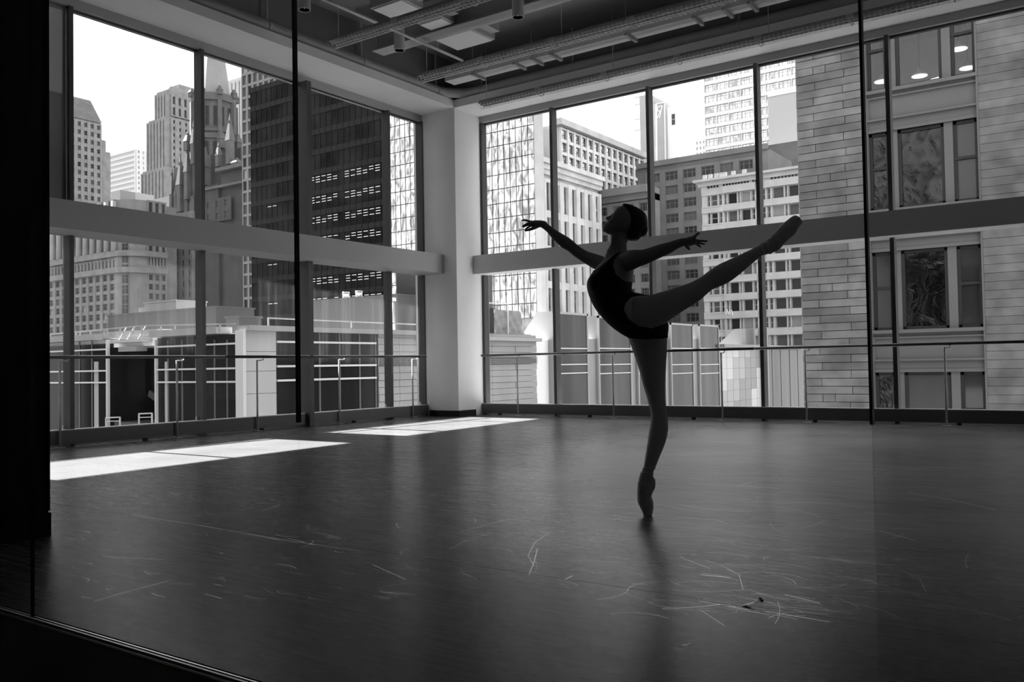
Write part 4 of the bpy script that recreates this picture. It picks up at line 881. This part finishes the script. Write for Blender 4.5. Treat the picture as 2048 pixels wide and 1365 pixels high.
core(bW, q0.x, q1.x, 300, 312, ZG, on_y(1375, 283, 300).z, mat('very_hazy', .8, .8, .2)); facade(bW, 's', 300, q0.x, q1.x, on_y(1375, 340, 300).z, on_y(1375, 285, 300).z, 9, 5, .5, .5, .5, 'plain', (mat('very_hazy_glass', .6, .5, .3),), wall=bpy.data.materials['very_hazy'])

# --- stone facade across the street on the right
YQ = 30.0; q_ = lambda px, py: on_y(px, py, YQ)
sQ = [mat('ashlar', g_, .85, .15, var=.30, scale=1.6, bump=.006) for g_ in (.118, .14, .16)]; m_joint2 = mat('ashlar_joint', .035, .9, .1); sQt = stone(.135, 'dressed_trim')
bQ = thing('ashlar_building', 'dark ashlar stone facade with tall windows, close on the right', 'building', (0, YQ + 4, ZG))
xe = q_(1600, 500).x; xl = q_(1733, 500).x; xr = q_(1966, 500).x; zq = lambda py, px=1940: q_(px, py).z
hc = .262; ztop = q_(1700, 90).z + .3; n = 47
obj('backing', MB().box(xe + .02, xl, YQ + .05, YQ + .5, ZG, 22), m_joint2, bQ); obj('backing', MB().box(xr, 12, YQ + .05, YQ + .5, ZG, 22), m_joint2, bQ)
for k in range(n):
    z = ztop - k*hc; j1 = xe + (.62 if k % 2 else 1.55) + random.uniform(-.06, .06)
    cuts = [xe, j1, xl]
    if k % 7 == 3: cuts = [xe, j1, j1 + .4 if k % 2 else j1, xl] if k % 2 else cuts
    for a, b in zip(cuts, cuts[1:]):
        if b - a > .1: obj('stone', MB().box(a + .010, b - .010, YQ - random.uniform(0, .03), YQ + .06, z - hc + .011, z - .010), random.choice(sQ), bQ)
    a = xr
    b = xr + 2.2 + .9*(k % 2); obj('stone', MB().box(a + .004, b, YQ - random.uniform(0, .01), YQ + .06, z - hc + .006, z - .005), random.choice(sQ[1:]), bQ); obj('stone', MB().box(b + .012, 12, YQ - random.uniform(0, .01), YQ + .06, z - hc + .006, z - .005), random.choice(sQ[1:]), bQ)
pitch = zq(235) - zq(489); tops = [zq(235) + pitch, zq(235), zq(489), zq(489) - pitch]; hw = zq(489) - zq(655)
xa, xb, xc2, xd = q_(1741, 500).x, q_(1781, 500).x, q_(1799, 500).x, q_(1893, 500).x; xf, xg2 = q_(1911, 500).x, q_(1962, 500).x
tr = MB(); tr.box(xl, xa, YQ - .02, YQ + .5, ZG, 22); obj('jamb_trim', tr, sQt, bQ); obj('jamb_trim', MB().box(xg2, xr, YQ - .02, YQ + .5, ZG, 22), sQt, bQ)
obj('stone_mullion', MB().box(xb, xc2, YQ + .15, YQ + .5, ZG, 22), sQt, bQ); obj('stone_mullion', MB().box(xd, xf, YQ + .15, YQ + .5, ZG, 22), sQt, bQ)
m_qfr = mat('dark_sash', .02, .5, .3); m_q1 = mat('blind_behind_glass', .045, .25, .5); m_q2 = mirror('old_window_glass', .02, .05, .12, .03, 1.6, (1.2, 1, 1)); m_q3 = mat('dark_room_glass', .03, .08, .6)
clear = glass('clear_window_glass', .9)
for fi, zt_ in enumerate(tops):
    zb_ = zt_ - hw
    # spandrel under this floor's windows
    zl = zt_ - pitch
    obj('spandrel', MB().box(xa, xg2, YQ + .12, YQ + .5, zl, zb_), sQt, bQ)
    obj('sill', MB().box(xa - .05, xg2 + .05, YQ - .06, YQ + .3, zb_ - .11, zb_), sQt, bQ)
    f_ = MB(); z1_, z2_ = zb_ - .22, zl + .36
    f_.box(xa, xg2 + .05, YQ + .03, YQ + .14, z1_ - .05, z1_); f_.box(xa, xg2 + .05, YQ + .0, YQ + .14, z2_, z2_ + .06); f_.box(xg2 - .0, xg2 + .05, YQ + .02, YQ + .14, z2_, z1_); f_.box(xa, xa + .05, YQ + .02, YQ + .14, z2_, z1_); obj('panel_moulding', f_, sQt, bQ)
    obj('lintel', MB().box(xa, xg2, YQ + .08, YQ + .5, zl, zl + .10), sQt, bQ)
    for wi, (a, b) in enumerate(((xa, xb), (xc2, xd), (xf, xg2))):
        gm = clear if fi == 0 else ((m_q2, m_q2, m_q1) if fi == 1 else ((m_q3, m_q2, m_q3) if fi == 2 else (m_q2, m_q1, m_q3)))[wi]
        fr = MB(); t_ = .10; fr.box(a, a + t_, YQ + .22, YQ + .34, zb_, zt_); fr.box(b - t_, b, YQ + .22, YQ + .34, zb_, zt_); fr.box(a, b, YQ + .22, YQ + .34, zb_, zb_ + t_); fr.box(a, b, YQ + .22, YQ + .34, zt_ - t_, zt_)
        if wi != 1: fr.box(a, b, YQ + .20, YQ + .32, (zb_ + zt_)/2 - .045 + .1, (zb_ + zt_)/2 + .045 + .1)
        s1 = obj('sash_window', fr, m_qfr, bQ); obj('pane', MB().box(a + t_, b - t_, YQ + .28, YQ + .29, zb_ + t_, zt_ - t_), gm, s1)
# lit room behind the top windows, with pendant lamps
zb_ = tops[0] - hw; m_room = mat('office_room_paint', .5, .8, .2)
rm = MB(); rm.box(xa - .5, xg2 + .5, YQ + 4.4, YQ + 4.45, zb_ - .3, tops[0] + .3); rm.box(xa - .5, xg2 + .5, YQ + .5, YQ + 4.4, tops[0] + .3, tops[0] + .35); rm.box(xa - .5, xg2 + .5, YQ + .5, YQ + 4.4, zb_ - .35, zb_ - .3); rm.box(xa - .55, xa - .5, YQ + .5, YQ + 4.4, zb_, tops[0] + .3); rm.box(xg2 + .5, xg2 + .55, YQ + .5, YQ + 4.4, zb_, tops[0] + .3)
m_lmp = emit('lamp_shade_glow', 1.4)
obj('lit_room', rm, m_room, bQ)
core(bQ, xe + .02, 12, YQ + .5, YQ + 9, ZG, zb_ - .36, m_joint2)
core(bQ, xe + .02, xa - .56, YQ + .5, YQ + 9, zb_ - .36, 22, m_joint2); core(bQ, xg2 + .56, 12, YQ + .5, YQ + 9, zb_ - .36, 22, m_joint2)
obj('top_band', MB().box(xl, xr, YQ + .1, YQ + .5, tops[0], 22), sQt, bQ)
for px, py, yy, lb in ((1918, 98, 1.6, 'nearest and largest lit pendant lamp, in the right sash window'), (1935, 136, 3.0, 'far lit pendant lamp low in the right sash window'), (1839, 152, 2.6, 'lit pendant lamp low in the wide upper window'), (1764, 163, 2.2, 'lit pendant lamp beside the window mullion')):
    p = on_y(px, py, YQ + yy); r = thing('pendant_lamp', lb, 'lamp', p, 'pendant lamps in the stone building')
    obj('shade', MB().tube([(p.x, p.y, p.z), (p.x, p.y, p.z + .05), (p.x, p.y, p.z + .16), (p.x, p.y, p.z + .28)], [.27, .25, .10, .04], 20), m_room, r)
    obj('bulb_disc', MB().tube([(p.x, p.y, p.z - .015), (p.x, p.y, p.z + .0)], .25, 20), m_lmp, r)
    obj('cord', MB().tube([(p.x, p.y, p.z + .28), (p.x, p.y, tops[0] + .3)], .012, 6), m_qfr, r)
p0, p1 = on_y(1862, 160, YQ + 2.5), on_y(1882, 154, YQ + 2.5); r = thing('strip_lamp', 'short lit strip lamp low in the wide upper window', 'lamp', p0); obj('lamp_strip', MB().bar(p0, p1, .05), m_lmp, r)

mat = _mat
# ================================================================== THE DANCER
FOOT = on_z(1295, 1036, 0)                      # the toe tip stands here
vdir = Vector((FOOT.x, FOOT.y, 0)).normalized() # horizontal direction away from the viewer
TIP = FOOT.copy()
def dp(px, py, d=0.0):                          # photo point at depth d behind the vertical plane through the toe
    r_ = ray(px, py); t_ = ((FOOT + vdir*d) - EYE).dot(vdir)/r_.dot(vdir); return EYE + r_*t_
def cr(a, b, c, d, t): return tuple(.5*(2*b[i] + (c[i] - a[i])*t + (2*a[i] - 5*b[i] + 4*c[i] - d[i])*t*t + (3*b[i] - a[i] - 3*c[i] + d[i])*t**3) for i in range(len(b)))
def smooth_rows(rows, k=3):
    out = []
    for i in range(len(rows) - 1):
        a, b, c, d = rows[max(i-1, 0)], rows[i], rows[i+1], rows[min(i+2, len(rows)-1)]
        out += [cr(a, b, c, d, j/k) for j in range(k)]
    return out + [rows[-1]]
def loft(mb, rows, n=20, k=3, e=1.0):
    """rows: (ax,ay, bx,by, depth, half depth): the two outline points and the thickness along the view"""
    rows = smooth_rows(rows, k); vs = []
    for ax, ay, bx, by, d, hd in rows:
        A, B = dp(ax, ay, d), dp(bx, by, d); c = (A + B)/2; u = (B - A)/2
        for q in range(n):
            t_ = 2*math.pi*q/n; cs, sn = math.cos(t_), math.sin(t_)
            if e != 1.0: cs, sn = math.copysign(abs(cs)**e, cs), math.copysign(abs(sn)**e, sn)
            vs.append(c + u*cs + vdir*hd*sn)
    m = len(rows); fs = [(i*n + q, i*n + (q+1) % n, (i+1)*n + (q+1) % n, (i+1)*n + q) for i in range(m-1) for q in range(n)]
    fs += [tuple(reversed(range(n))), tuple((m-1)*n + q for q in range(n))]
    mb.add(vs, fs, 0, True); return mb
def chain(mb, pts, k=3, n=10):                  # finger: (px,py,depth,radius in px)
    rows = smooth_rows(pts, k); P = [dp(x, y, d) for x, y, d, r in rows]; R_ = [r*.00286 for *_, r in rows]
    d0 = (P[-1] - P[-2]).normalized()
    P += [P[-1] + d0*R_[-1]*.6, P[-1] + d0*R_[-1]*.92]; R_ += [R_[-1]*.78, R_[-1]*.35]
    mb.tube(P, R_, n); return mb
def ball(mb, px, py, d, r, rd=None, n=14):
    c = dp(px, py, d); rd = rd or r; vs, fs = [], []
    for i in range(n//2 + 1):
        a = math.pi*i/(n//2)
        for q in range(n):
            b = 2*math.pi*q/n; vs.append(c + Vector((0, 0, 1))*math.cos(a)*r + _hx*math.sin(a)*math.cos(b)*r + vdir*math.sin(a)*math.sin(b)*rd)
    fs = [(i*n + q, i*n + (q+1) % n, (i+1)*n + (q+1) % n, (i+1)*n + q) for i in range(n//2) for q in range(n)]
    mb.add(vs, fs, 0, True); return mb
_hx = Vector((-vdir.y, vdir.x, 0))*-1
body = MB()
DT = .03                                        # trunk mid-plane
# trunk: front outline, back outline
loft(body, [(1213, 503, 1254, 498, DT, .045), (1208, 522, 1256, 507, DT, .075), (1195, 536, 1266, 517, DT, .125), (1184, 552, 1268, 533, DT, .150), (1175, 568, 1267, 552, DT, .148), (1177, 588, 1264, 568, DT, .140),
            (1187, 613, 1263, 583, DT, .128), (1201, 633, 1270, 589, DT, .125), (1221, 654, 1291, 594, DT, .142), (1244, 671, 1318, 610, DT, .155), (1258, 679, 1335, 645, DT + .02, .135), (1262, 690, 1335, 672, DT + .05, .10)], 26)
ball(body, 1194, 569, DT - .065, .052, .06); ball(body, 1194, 569, DT + .065, .052, .06)
# neck
loft(body, [(1208, 516, 1256, 508, DT, .06), (1216, 500, 1254, 498, DT, .05), (1220, 485, 1254, 489, DT, .047), (1221, 471, 1258, 481, DT, .048), (1226, 455, 1264, 468, DT, .05)], 20)
# standing leg, tights
DS = .085
loft(body, [(1250, 655, 1334, 635, DS, .10), (1256, 679, 1335, 672, DS, .098), (1263, 698, 1334.5, 700, DS, .092), (1270, 718, 1333, 722, DS, .086), (1278, 743, 1331.8, 749, DS, .076), (1285, 770, 1330.5, 775, DS, .066), (1291, 790, 1330.3, 792, DS, .060), (1297, 811, 1331.8, 811, DS, .058), (1301, 829, 1334, 828, DS, .055),
            (1301.5, 845, 1336.3, 845, DS, .055), (1299, 862, 1336.3, 864, DS, .056), (1296, 880, 1333, 882, DS, .055), (1293, 900, 1327, 899, DS, .049), (1290, 919, 1319, 918, DS, .041), (1288, 934, 1312, 936, DS, .034), (1284, 946, 1307, 946, DS, .031), (1280, 955, 1305, 955, DS, .033)], 20)
# standing foot on its toe
loft(body, [(1284, 944, 1308, 944, DS, .031), (1279.5, 954, 1306, 954, DS, .034), (1277, 964, 1310, 964, DS, .036), (1276, 976, 1309.5, 979, DS, .037), (1275.3, 985, 1305.5, 986, DS, .038), (1275.3, 995, 1302.3, 996, DS, .039), (1275.8, 1005, 1305.3, 1006, DS - .005, .042), (1278.5, 1013, 1306.3, 1014, DS - .01, .040), (1283.5, 1023, 1305.8, 1023, DS - .02, .033), (1287, 1031, 1304, 1031, DS - .03, .026), (1288, 1035.6, 1303, 1035.6, DS - .03, .022)], 20)
# raised leg
DR = -.07
loft(body, [(1258, 614, 1268, 652, DR + .04, .085), (1268, 600, 1296, 664, DR + .01, .098), (1285, 595.5, 1318, 657, DR - .01, .096), (1305, 592, 1342, 642, DR - .025, .088), (1330, 585, 1364, 627, DR - .04, .080), (1355, 577, 1384, 614, DR - .055, .070), (1378, 569, 1402, 602.5, DR - .07, .060), (1392, 563, 1415, 590.5, DR - .075, .054), (1406, 554, 1428, 581, DR - .085, .053), (1421, 543, 1446, 574, DR - .095, .055),
            (1436, 533, 1461, 566, DR - .105, .057), (1453, 525, 1474, 556.5, DR - .115, .055), (1470, 517, 1488, 545, DR - .125, .048), (1487, 509.5, 1501, 533.5, DR - .135, .040), (1503, 501.5, 1514, 523, DR - .145, .033), (1516, 494, 1525, 514, DR - .15, .030), (1527, 488, 1538, 511, DR - .15, .031)], 20)
# raised foot in its pointe shoe
loft(body, [(1520, 491, 1530, 512, DR - .15, .031), (1534, 484, 1546, 509, DR - .153, .034), (1543, 476, 1559, 501, DR - .158, .037), (1551, 467, 1569, 489, DR - .163, .039), (1561, 456.5, 1579, 480, DR - .168, .040), (1572, 447, 1588, 472, DR - .173, .038), (1583, 438.5, 1596, 460, DR - .178, .033), (1590, 435, 1601, 452.5, DR - .18, .027), (1596.5, 438, 1604, 449, DR - .182, .021)], 20)
# far arm, reaching forward
loft(body, [(1222, 524, 1210, 548, DT + .09, .055), (1207, 516, 1188, 541, DT + .13, .044), (1192, 511, 1174, 533, DT + .145, .036), (1176, 506, 1160, 524, DT + .15, .033), (1163, 498.5, 1147, 515, DT + .15, .031), (1151, 489.5, 1135.5, 505, DT + .145, .030), (1141, 480.5, 1124, 499, DT + .14, .031), (1128, 472.5, 1114, 489.5, DT + .135, .029), (1113, 463.5, 1103, 478.5, DT + .13, .025), (1100, 454, 1093.5, 467, DT + .125, .019), (1092, 446.5, 1085, 460, DT + .12, .018)], 18)
HF = DT + .12
loft(body, [(1094, 447, 1086, 461, HF, .019), (1088, 444.6, 1081, 457.5, HF, .022), (1079, 443.6, 1075, 459, HF - .002, .032), (1070, 443.8, 1067, 458.5, HF - .004, .036), (1061, 445, 1060, 455, HF - .006, .034)], 16)
chain(body, [(1066, 447.5, HF + .025, 3.2), (1058, 445.5, HF + .032, 2.9), (1050.5, 443.3, HF + .035, 2.5), (1044, 443.8, HF + .035, 2.0)])   # index, lifted
chain(body, [(1066, 450, HF + .008, 3.2), (1057, 449.5, HF + .010, 2.9), (1050.5, 453, HF + .008, 2.6), (1045, 455.6, HF + .005, 2.1)])    # middle
chain(body, [(1066, 452, HF - .012, 3.1), (1058, 452, HF - .016, 2.8), (1051, 455, HF - .018, 2.4), (1046.5, 457, HF - .018, 2.0)])        # ring
chain(body, [(1066, 454, HF - .03, 2.9), (1059, 456, HF - .036, 2.5), (1054, 459, HF - .04, 2.2), (1051, 461.5, HF - .042, 1.8)])          # little
chain(body, [(1075, 456, HF + .02, 3.8), (1066, 460, HF + .03, 3.6), (1058, 462.5, HF + .034, 3.2), (1050.5, 464.3, HF + .036, 2.4)])       # thumb
# near arm, stretched back
DN = DT - .14
loft(body, [(1240, 512, 1246, 545, DN + .06, .05), (1256, 504, 1262, 545, DN + .015, .052), (1270, 502.5, 1278, 537.5, DN - .01, .047), (1285, 502.5, 1292, 532.5, DN - .03, .041), (1299, 498.5, 1305, 526.5, DN - .05, .037), (1312.5, 494, 1319, 520, DN - .065, .034), (1324, 490.5, 1331, 515, DN - .08, .033), (1337, 487.8, 1343, 509, DN - .09, .030), (1350, 483, 1354.5, 501.5, DN - .10, .025), (1362, 480, 1365.5, 496.5, DN - .11, .020), (1368, 479.3, 1371, 495, DN - .112, .019)], 18)
HN = DN - .115
loft(body, [(1366, 480, 1369, 496, HN, .019), (1373, 478.5, 1375, 496.5, HN - .002, .023), (1380, 476.2, 1383, 495, HN - .006, .027), (1386, 476, 1389, 493, HN - .010, .027), (1391, 478.5, 1394, 491, HN - .012, .024)], 16)
chain(body, [(1384, 480, HN - .02, 3.4), (1390, 475.8, HN - .028, 3.0), (1395, 472, HN - .032, 2.6), (1398.5, 469.6, HN - .034, 2.0)])       # lifted finger
chain(body, [(1388, 483.5, HN - .006, 3.3), (1398, 485.4, HN - .012, 2.9), (1407, 485.4, HN - .016, 2.4), (1414, 485.8, HN - .018, 1.9)])   # long finger
chain(body, [(1388, 486, HN + .010, 3.2), (1396, 488.5, HN + .010, 2.8), (1403, 490.8, HN + .010, 2.4), (1409.5, 491.6, HN + .010, 1.9)])
chain(body, [(1387, 488.5, HN + .024, 3.0), (1393, 491.5, HN + .028, 2.6), (1398, 494.8, HN + .030, 2.3), (1401.5, 497.2, HN + .030, 1.9)])
chain(body, [(1371, 492, HN - .012, 3.8), (1374, 497, HN - .022, 3.3), (1377.5, 500.4, HN - .028, 2.9), (1378.8, 502, HN - .03, 2.3)])       # thumb
# head: sections across the tilted head axis
HC = (1248.0, 446.0); HFX, HVX = (-.819, -.574), (.574, -.819)
def hp(u, v): return (HC[0] + HFX[0]*u + HVX[0]*v, HC[1] + HFX[1]*u + HVX[1]*v)
def headloft(mb, secs, d=DT, n=28, k=3, e=.95):
    loft(mb, [(*hp(uf, v), *hp(ub, v), d, w*.00286) for v, uf, ub, w in secs], n, k, e)
headloft(body, [(-39.5, 22, 15, 4), (-38, 25.5, 9, 9), (-34.5, 27.5, 2, 14), (-30, 27, -6, 17.5), (-25, 27.5, -14, 20), (-19, 27, -22, 22), (-12, 25.5, -31, 24), (-5, 25, -37, 25.5), (1, 26.5, -40, 26.5), (10, 27, -42, 27), (19, 24, -41, 26), (27, 17, -36, 22), (33, 6, -28, 15), (36, -4, -20, 7)])
def hball(u, v, w, r, rd): x, y = hp(u, v); ball(body, x, y, DT + w*.00286, r*.00286, rd*.00286)
loft(body, [(*hp(29.0, 0), *hp(20, 0), DT, .007), (*hp(29.2, -5), *hp(20, -5), DT, .008), (*hp(31.8, -10), *hp(20, -10), DT, .011), (*hp(34.8, -14.5), *hp(20, -14), DT, .015), (*hp(31.0, -17.6), *hp(20, -17.5), DT, .014)], 12, 2)
hball(26.6, -26.6, 0, 3.2, 7.5); hball(25.6, -31.6, 0, 3.2, 7); hball(23, -37, 0, 4, 7)                      # lips, chin
for s_ in (-1, 1):
    hball(21.5, -3.5, s_*11, 4.2, 4.6); hball(23.6, 1.2, s_*11, 3.0, 7); hball(19, -14, s_*14, 6, 6)          # eyelid, brow, cheek
    hball(-7, -9, s_*25.6, 6.2, 2.6); hball(-8, -5, s_*26.4, 4, 2.4); hball(-5, -15, s_*25, 3, 2.2)            # ear
def solid(mb, vox, iters, name):
    me = mb.mesh(name, []); o = bpy.data.objects.new(name, me); COL.objects.link(o)
    m = o.modifiers.new('r', 'REMESH'); m.mode = 'VOXEL'; m.voxel_size = vox; m.use_smooth_shade = True
    s_ = o.modifiers.new('s', 'SMOOTH'); s_.factor = .5; s_.iterations = iters
    dg = bpy.context.evaluated_depsgraph_get(); ev = o.evaluated_get(dg); out = bpy.data.meshes.new_from_object(ev)
    bpy.data.objects.remove(o); bpy.data.meshes.remove(me); out.name = name; return out
def inside(p, poly):
    x, y = p; c = False; j = len(poly) - 1
    for i in range(len(poly)):
        if (poly[i][1] > y) != (poly[j][1] > y) and x < (poly[j][0] - poly[i][0])*(y - poly[i][1])/(poly[j][1] - poly[i][1]) + poly[i][0]: c = not c
        j = i
    return c
m_skin = mat('skin', .30, .5, .35, var=.04, scale=8); m_tights = mat('pale_tights', .58, .65, .25, var=.05, scale=60); m_leo = mat('black_leotard', .008, .7, .2)
m_hair = mat('dark_hair', .006, .5, .3, var=.3, scale=40, stretch=(1, 1, 4), bump=.002); m_satin = mat('worn_satin', .62, .38, .4, var=.2, scale=30); m_rib = mat('satin_ribbon', .75, .35, .4)
pe = thing('person', 'ballet dancer in black leotard balancing on one pointe shoe, other leg raised behind', 'person', (FOOT.x, FOOT.y, 0))
bme = solid(body, .0042, 3, 'body')
co = [v.co.copy() for v in bme.vertices]
zmin = min(c.z for c in co)
for v in bme.vertices: v.co = v.co - Vector((FOOT.x, FOOT.y, zmin)); 
nr = [v.normal.copy() for v in bme.vertices]; pj = [project(c) for c in co]
def above(seg):   # hip line that parts tights from skin
    pass
bme.materials.append(m_skin); bme.materials.append(m_tights)
leg_poly = [(1245, 597), (1296, 585), (1400, 540), (1620, 400), (1640, 480), (1420, 640), (1345, 690), (1345, 1060), (1250, 1060), (1250, 660)]
for p in bme.polygons:
    c = [pj[i] for i in p.vertices]; q = (sum(a for a, b in c)/len(c), sum(b for a, b in c)/len(c)); p.material_index = 1 if inside(q, leg_poly) else 0
    p.use_smooth = True
bo = bpy.data.objects.new('body', bme); COL.objects.link(bo); bo.parent = pe
def shell(name, poly, off, m, parent, cond=None):
    keep = [p for p in bme.polygons if all(inside(pj[i], poly) and (cond is None or cond(co[i])) for i in p.vertices)]
    ids = sorted({i for p in keep for i in p.vertices}); mp = {i: k for k, i in enumerate(ids)}; n_ = len(ids)
    ed = {}
    for p in keep:
        for a, b in p.edge_keys: ed[(a, b)] = ed.get((a, b), 0) + 1
    vs = [bme.vertices[i].co + nr[i]*off for i in ids] + [bme.vertices[i].co - nr[i]*.002 for i in ids]; fs = []
    for p in keep:
        f = [mp[i] for i in p.vertices]; fs.append(tuple(f))
        for k in range(len(f)):
            a, b = p.vertices[k], p.vertices[(k+1) % len(f)]
            if ed[(min(a, b), max(a, b))] == 1: fs.append((mp[b], mp[a], mp[a] + n_, mp[b] + n_))
    mb = MB(); mb.add(vs, fs, 0, True); me = mb.mesh(name, m); o = bpy.data.objects.new(name, me); COL.objects.link(o); o.parent = parent; return o
leo = [(1243, 508), (1237, 514), (1229, 523), (1227, 533), (1231, 550), (1247, 564), (1272, 568), (1268, 586), (1300, 590), (1296, 595), (1280, 595), (1263, 598), (1251, 611), (1248.5, 623), (1258.5, 641), (1277, 655), (1305, 660), (1334, 649), (1341, 648), (1341, 679), (1331, 680.5), (1300, 682), (1282, 681.5), (1256, 679), (1225, 668), (1190, 640), (1170, 600), (1165, 565), (1180, 548), (1196, 540.5), (1215, 526), (1231, 511)]
far = lambda c: (c - FOOT).dot(vdir) < DT + .16
shell('leotard', leo, .0035, m_leo, pe, far)
# hair: cap and low bun
hb = MB()
headloft(hb, [(-26, -24, -31, 6), (-19, -18, -41, 19), (-12, -14, -45.5, 26), (-5, -10, -46, 28), (3, -4, -46.2, 29), (11, 6, -45.8, 29.3), (19, 17, -44.5, 28.4), (26, 22.5, -40, 25), (31, 17.5, -35, 20), (35.5, 6, -29.5, 13), (38.2, -8, -24, 6)], DT, 28)
ball(hb, 1281, 462, DT, .045, .05); ball(hb, 1271, 476, DT, .018, .03)
hme = solid(hb, .0045, 2, 'hair'); hme.materials.append(m_hair)
for v in hme.vertices: v.co -= Vector((FOOT.x, FOOT.y, zmin))
for p in hme.polygons: p.use_smooth = True
ho = bpy.data.objects.new('hair', hme); COL.objects.link(ho); ho.parent = pe
# pointe shoes and their ribbons
near_leg = lambda c: True
s1 = shell('pointe_shoe', [(1268, 960), (1283, 968), (1300, 966), (1316, 956), (1316, 1050), (1268, 1050)], .003, m_satin, pe)
shell('ribbon', [(1270, 936), (1320, 938), (1320, 943.5), (1270, 942)], .003, m_rib, s1); shell('ribbon', [(1270, 944), (1320, 951), (1320, 956), (1270, 950)], .003, m_rib, s1)
s2 = shell('pointe_shoe', [(1540, 478), (1552, 487), (1552, 520), (1580, 500), (1625, 450), (1605, 425), (1580, 425)], .003, m_satin, pe)
s2_ = shell('ribbon', [(1516, 485), (1521, 483), (1534, 512), (1528, 516)], .003, m_rib, s2); shell('ribbon', [(1529, 478), (1534, 476), (1545, 512), (1538, 513)], .003, m_rib, s2)
kn = MB(); p = dp(1518, 519, DR - .15) - Vector((0, 0, zmin)); kn.tube([p, p + Vector((0, 0, -.012)), p + _hx*.008 + Vector((0, 0, -.02))], [.004, .003, .002], 6); obj('ribbon_knot', kn, m_rib, s2)
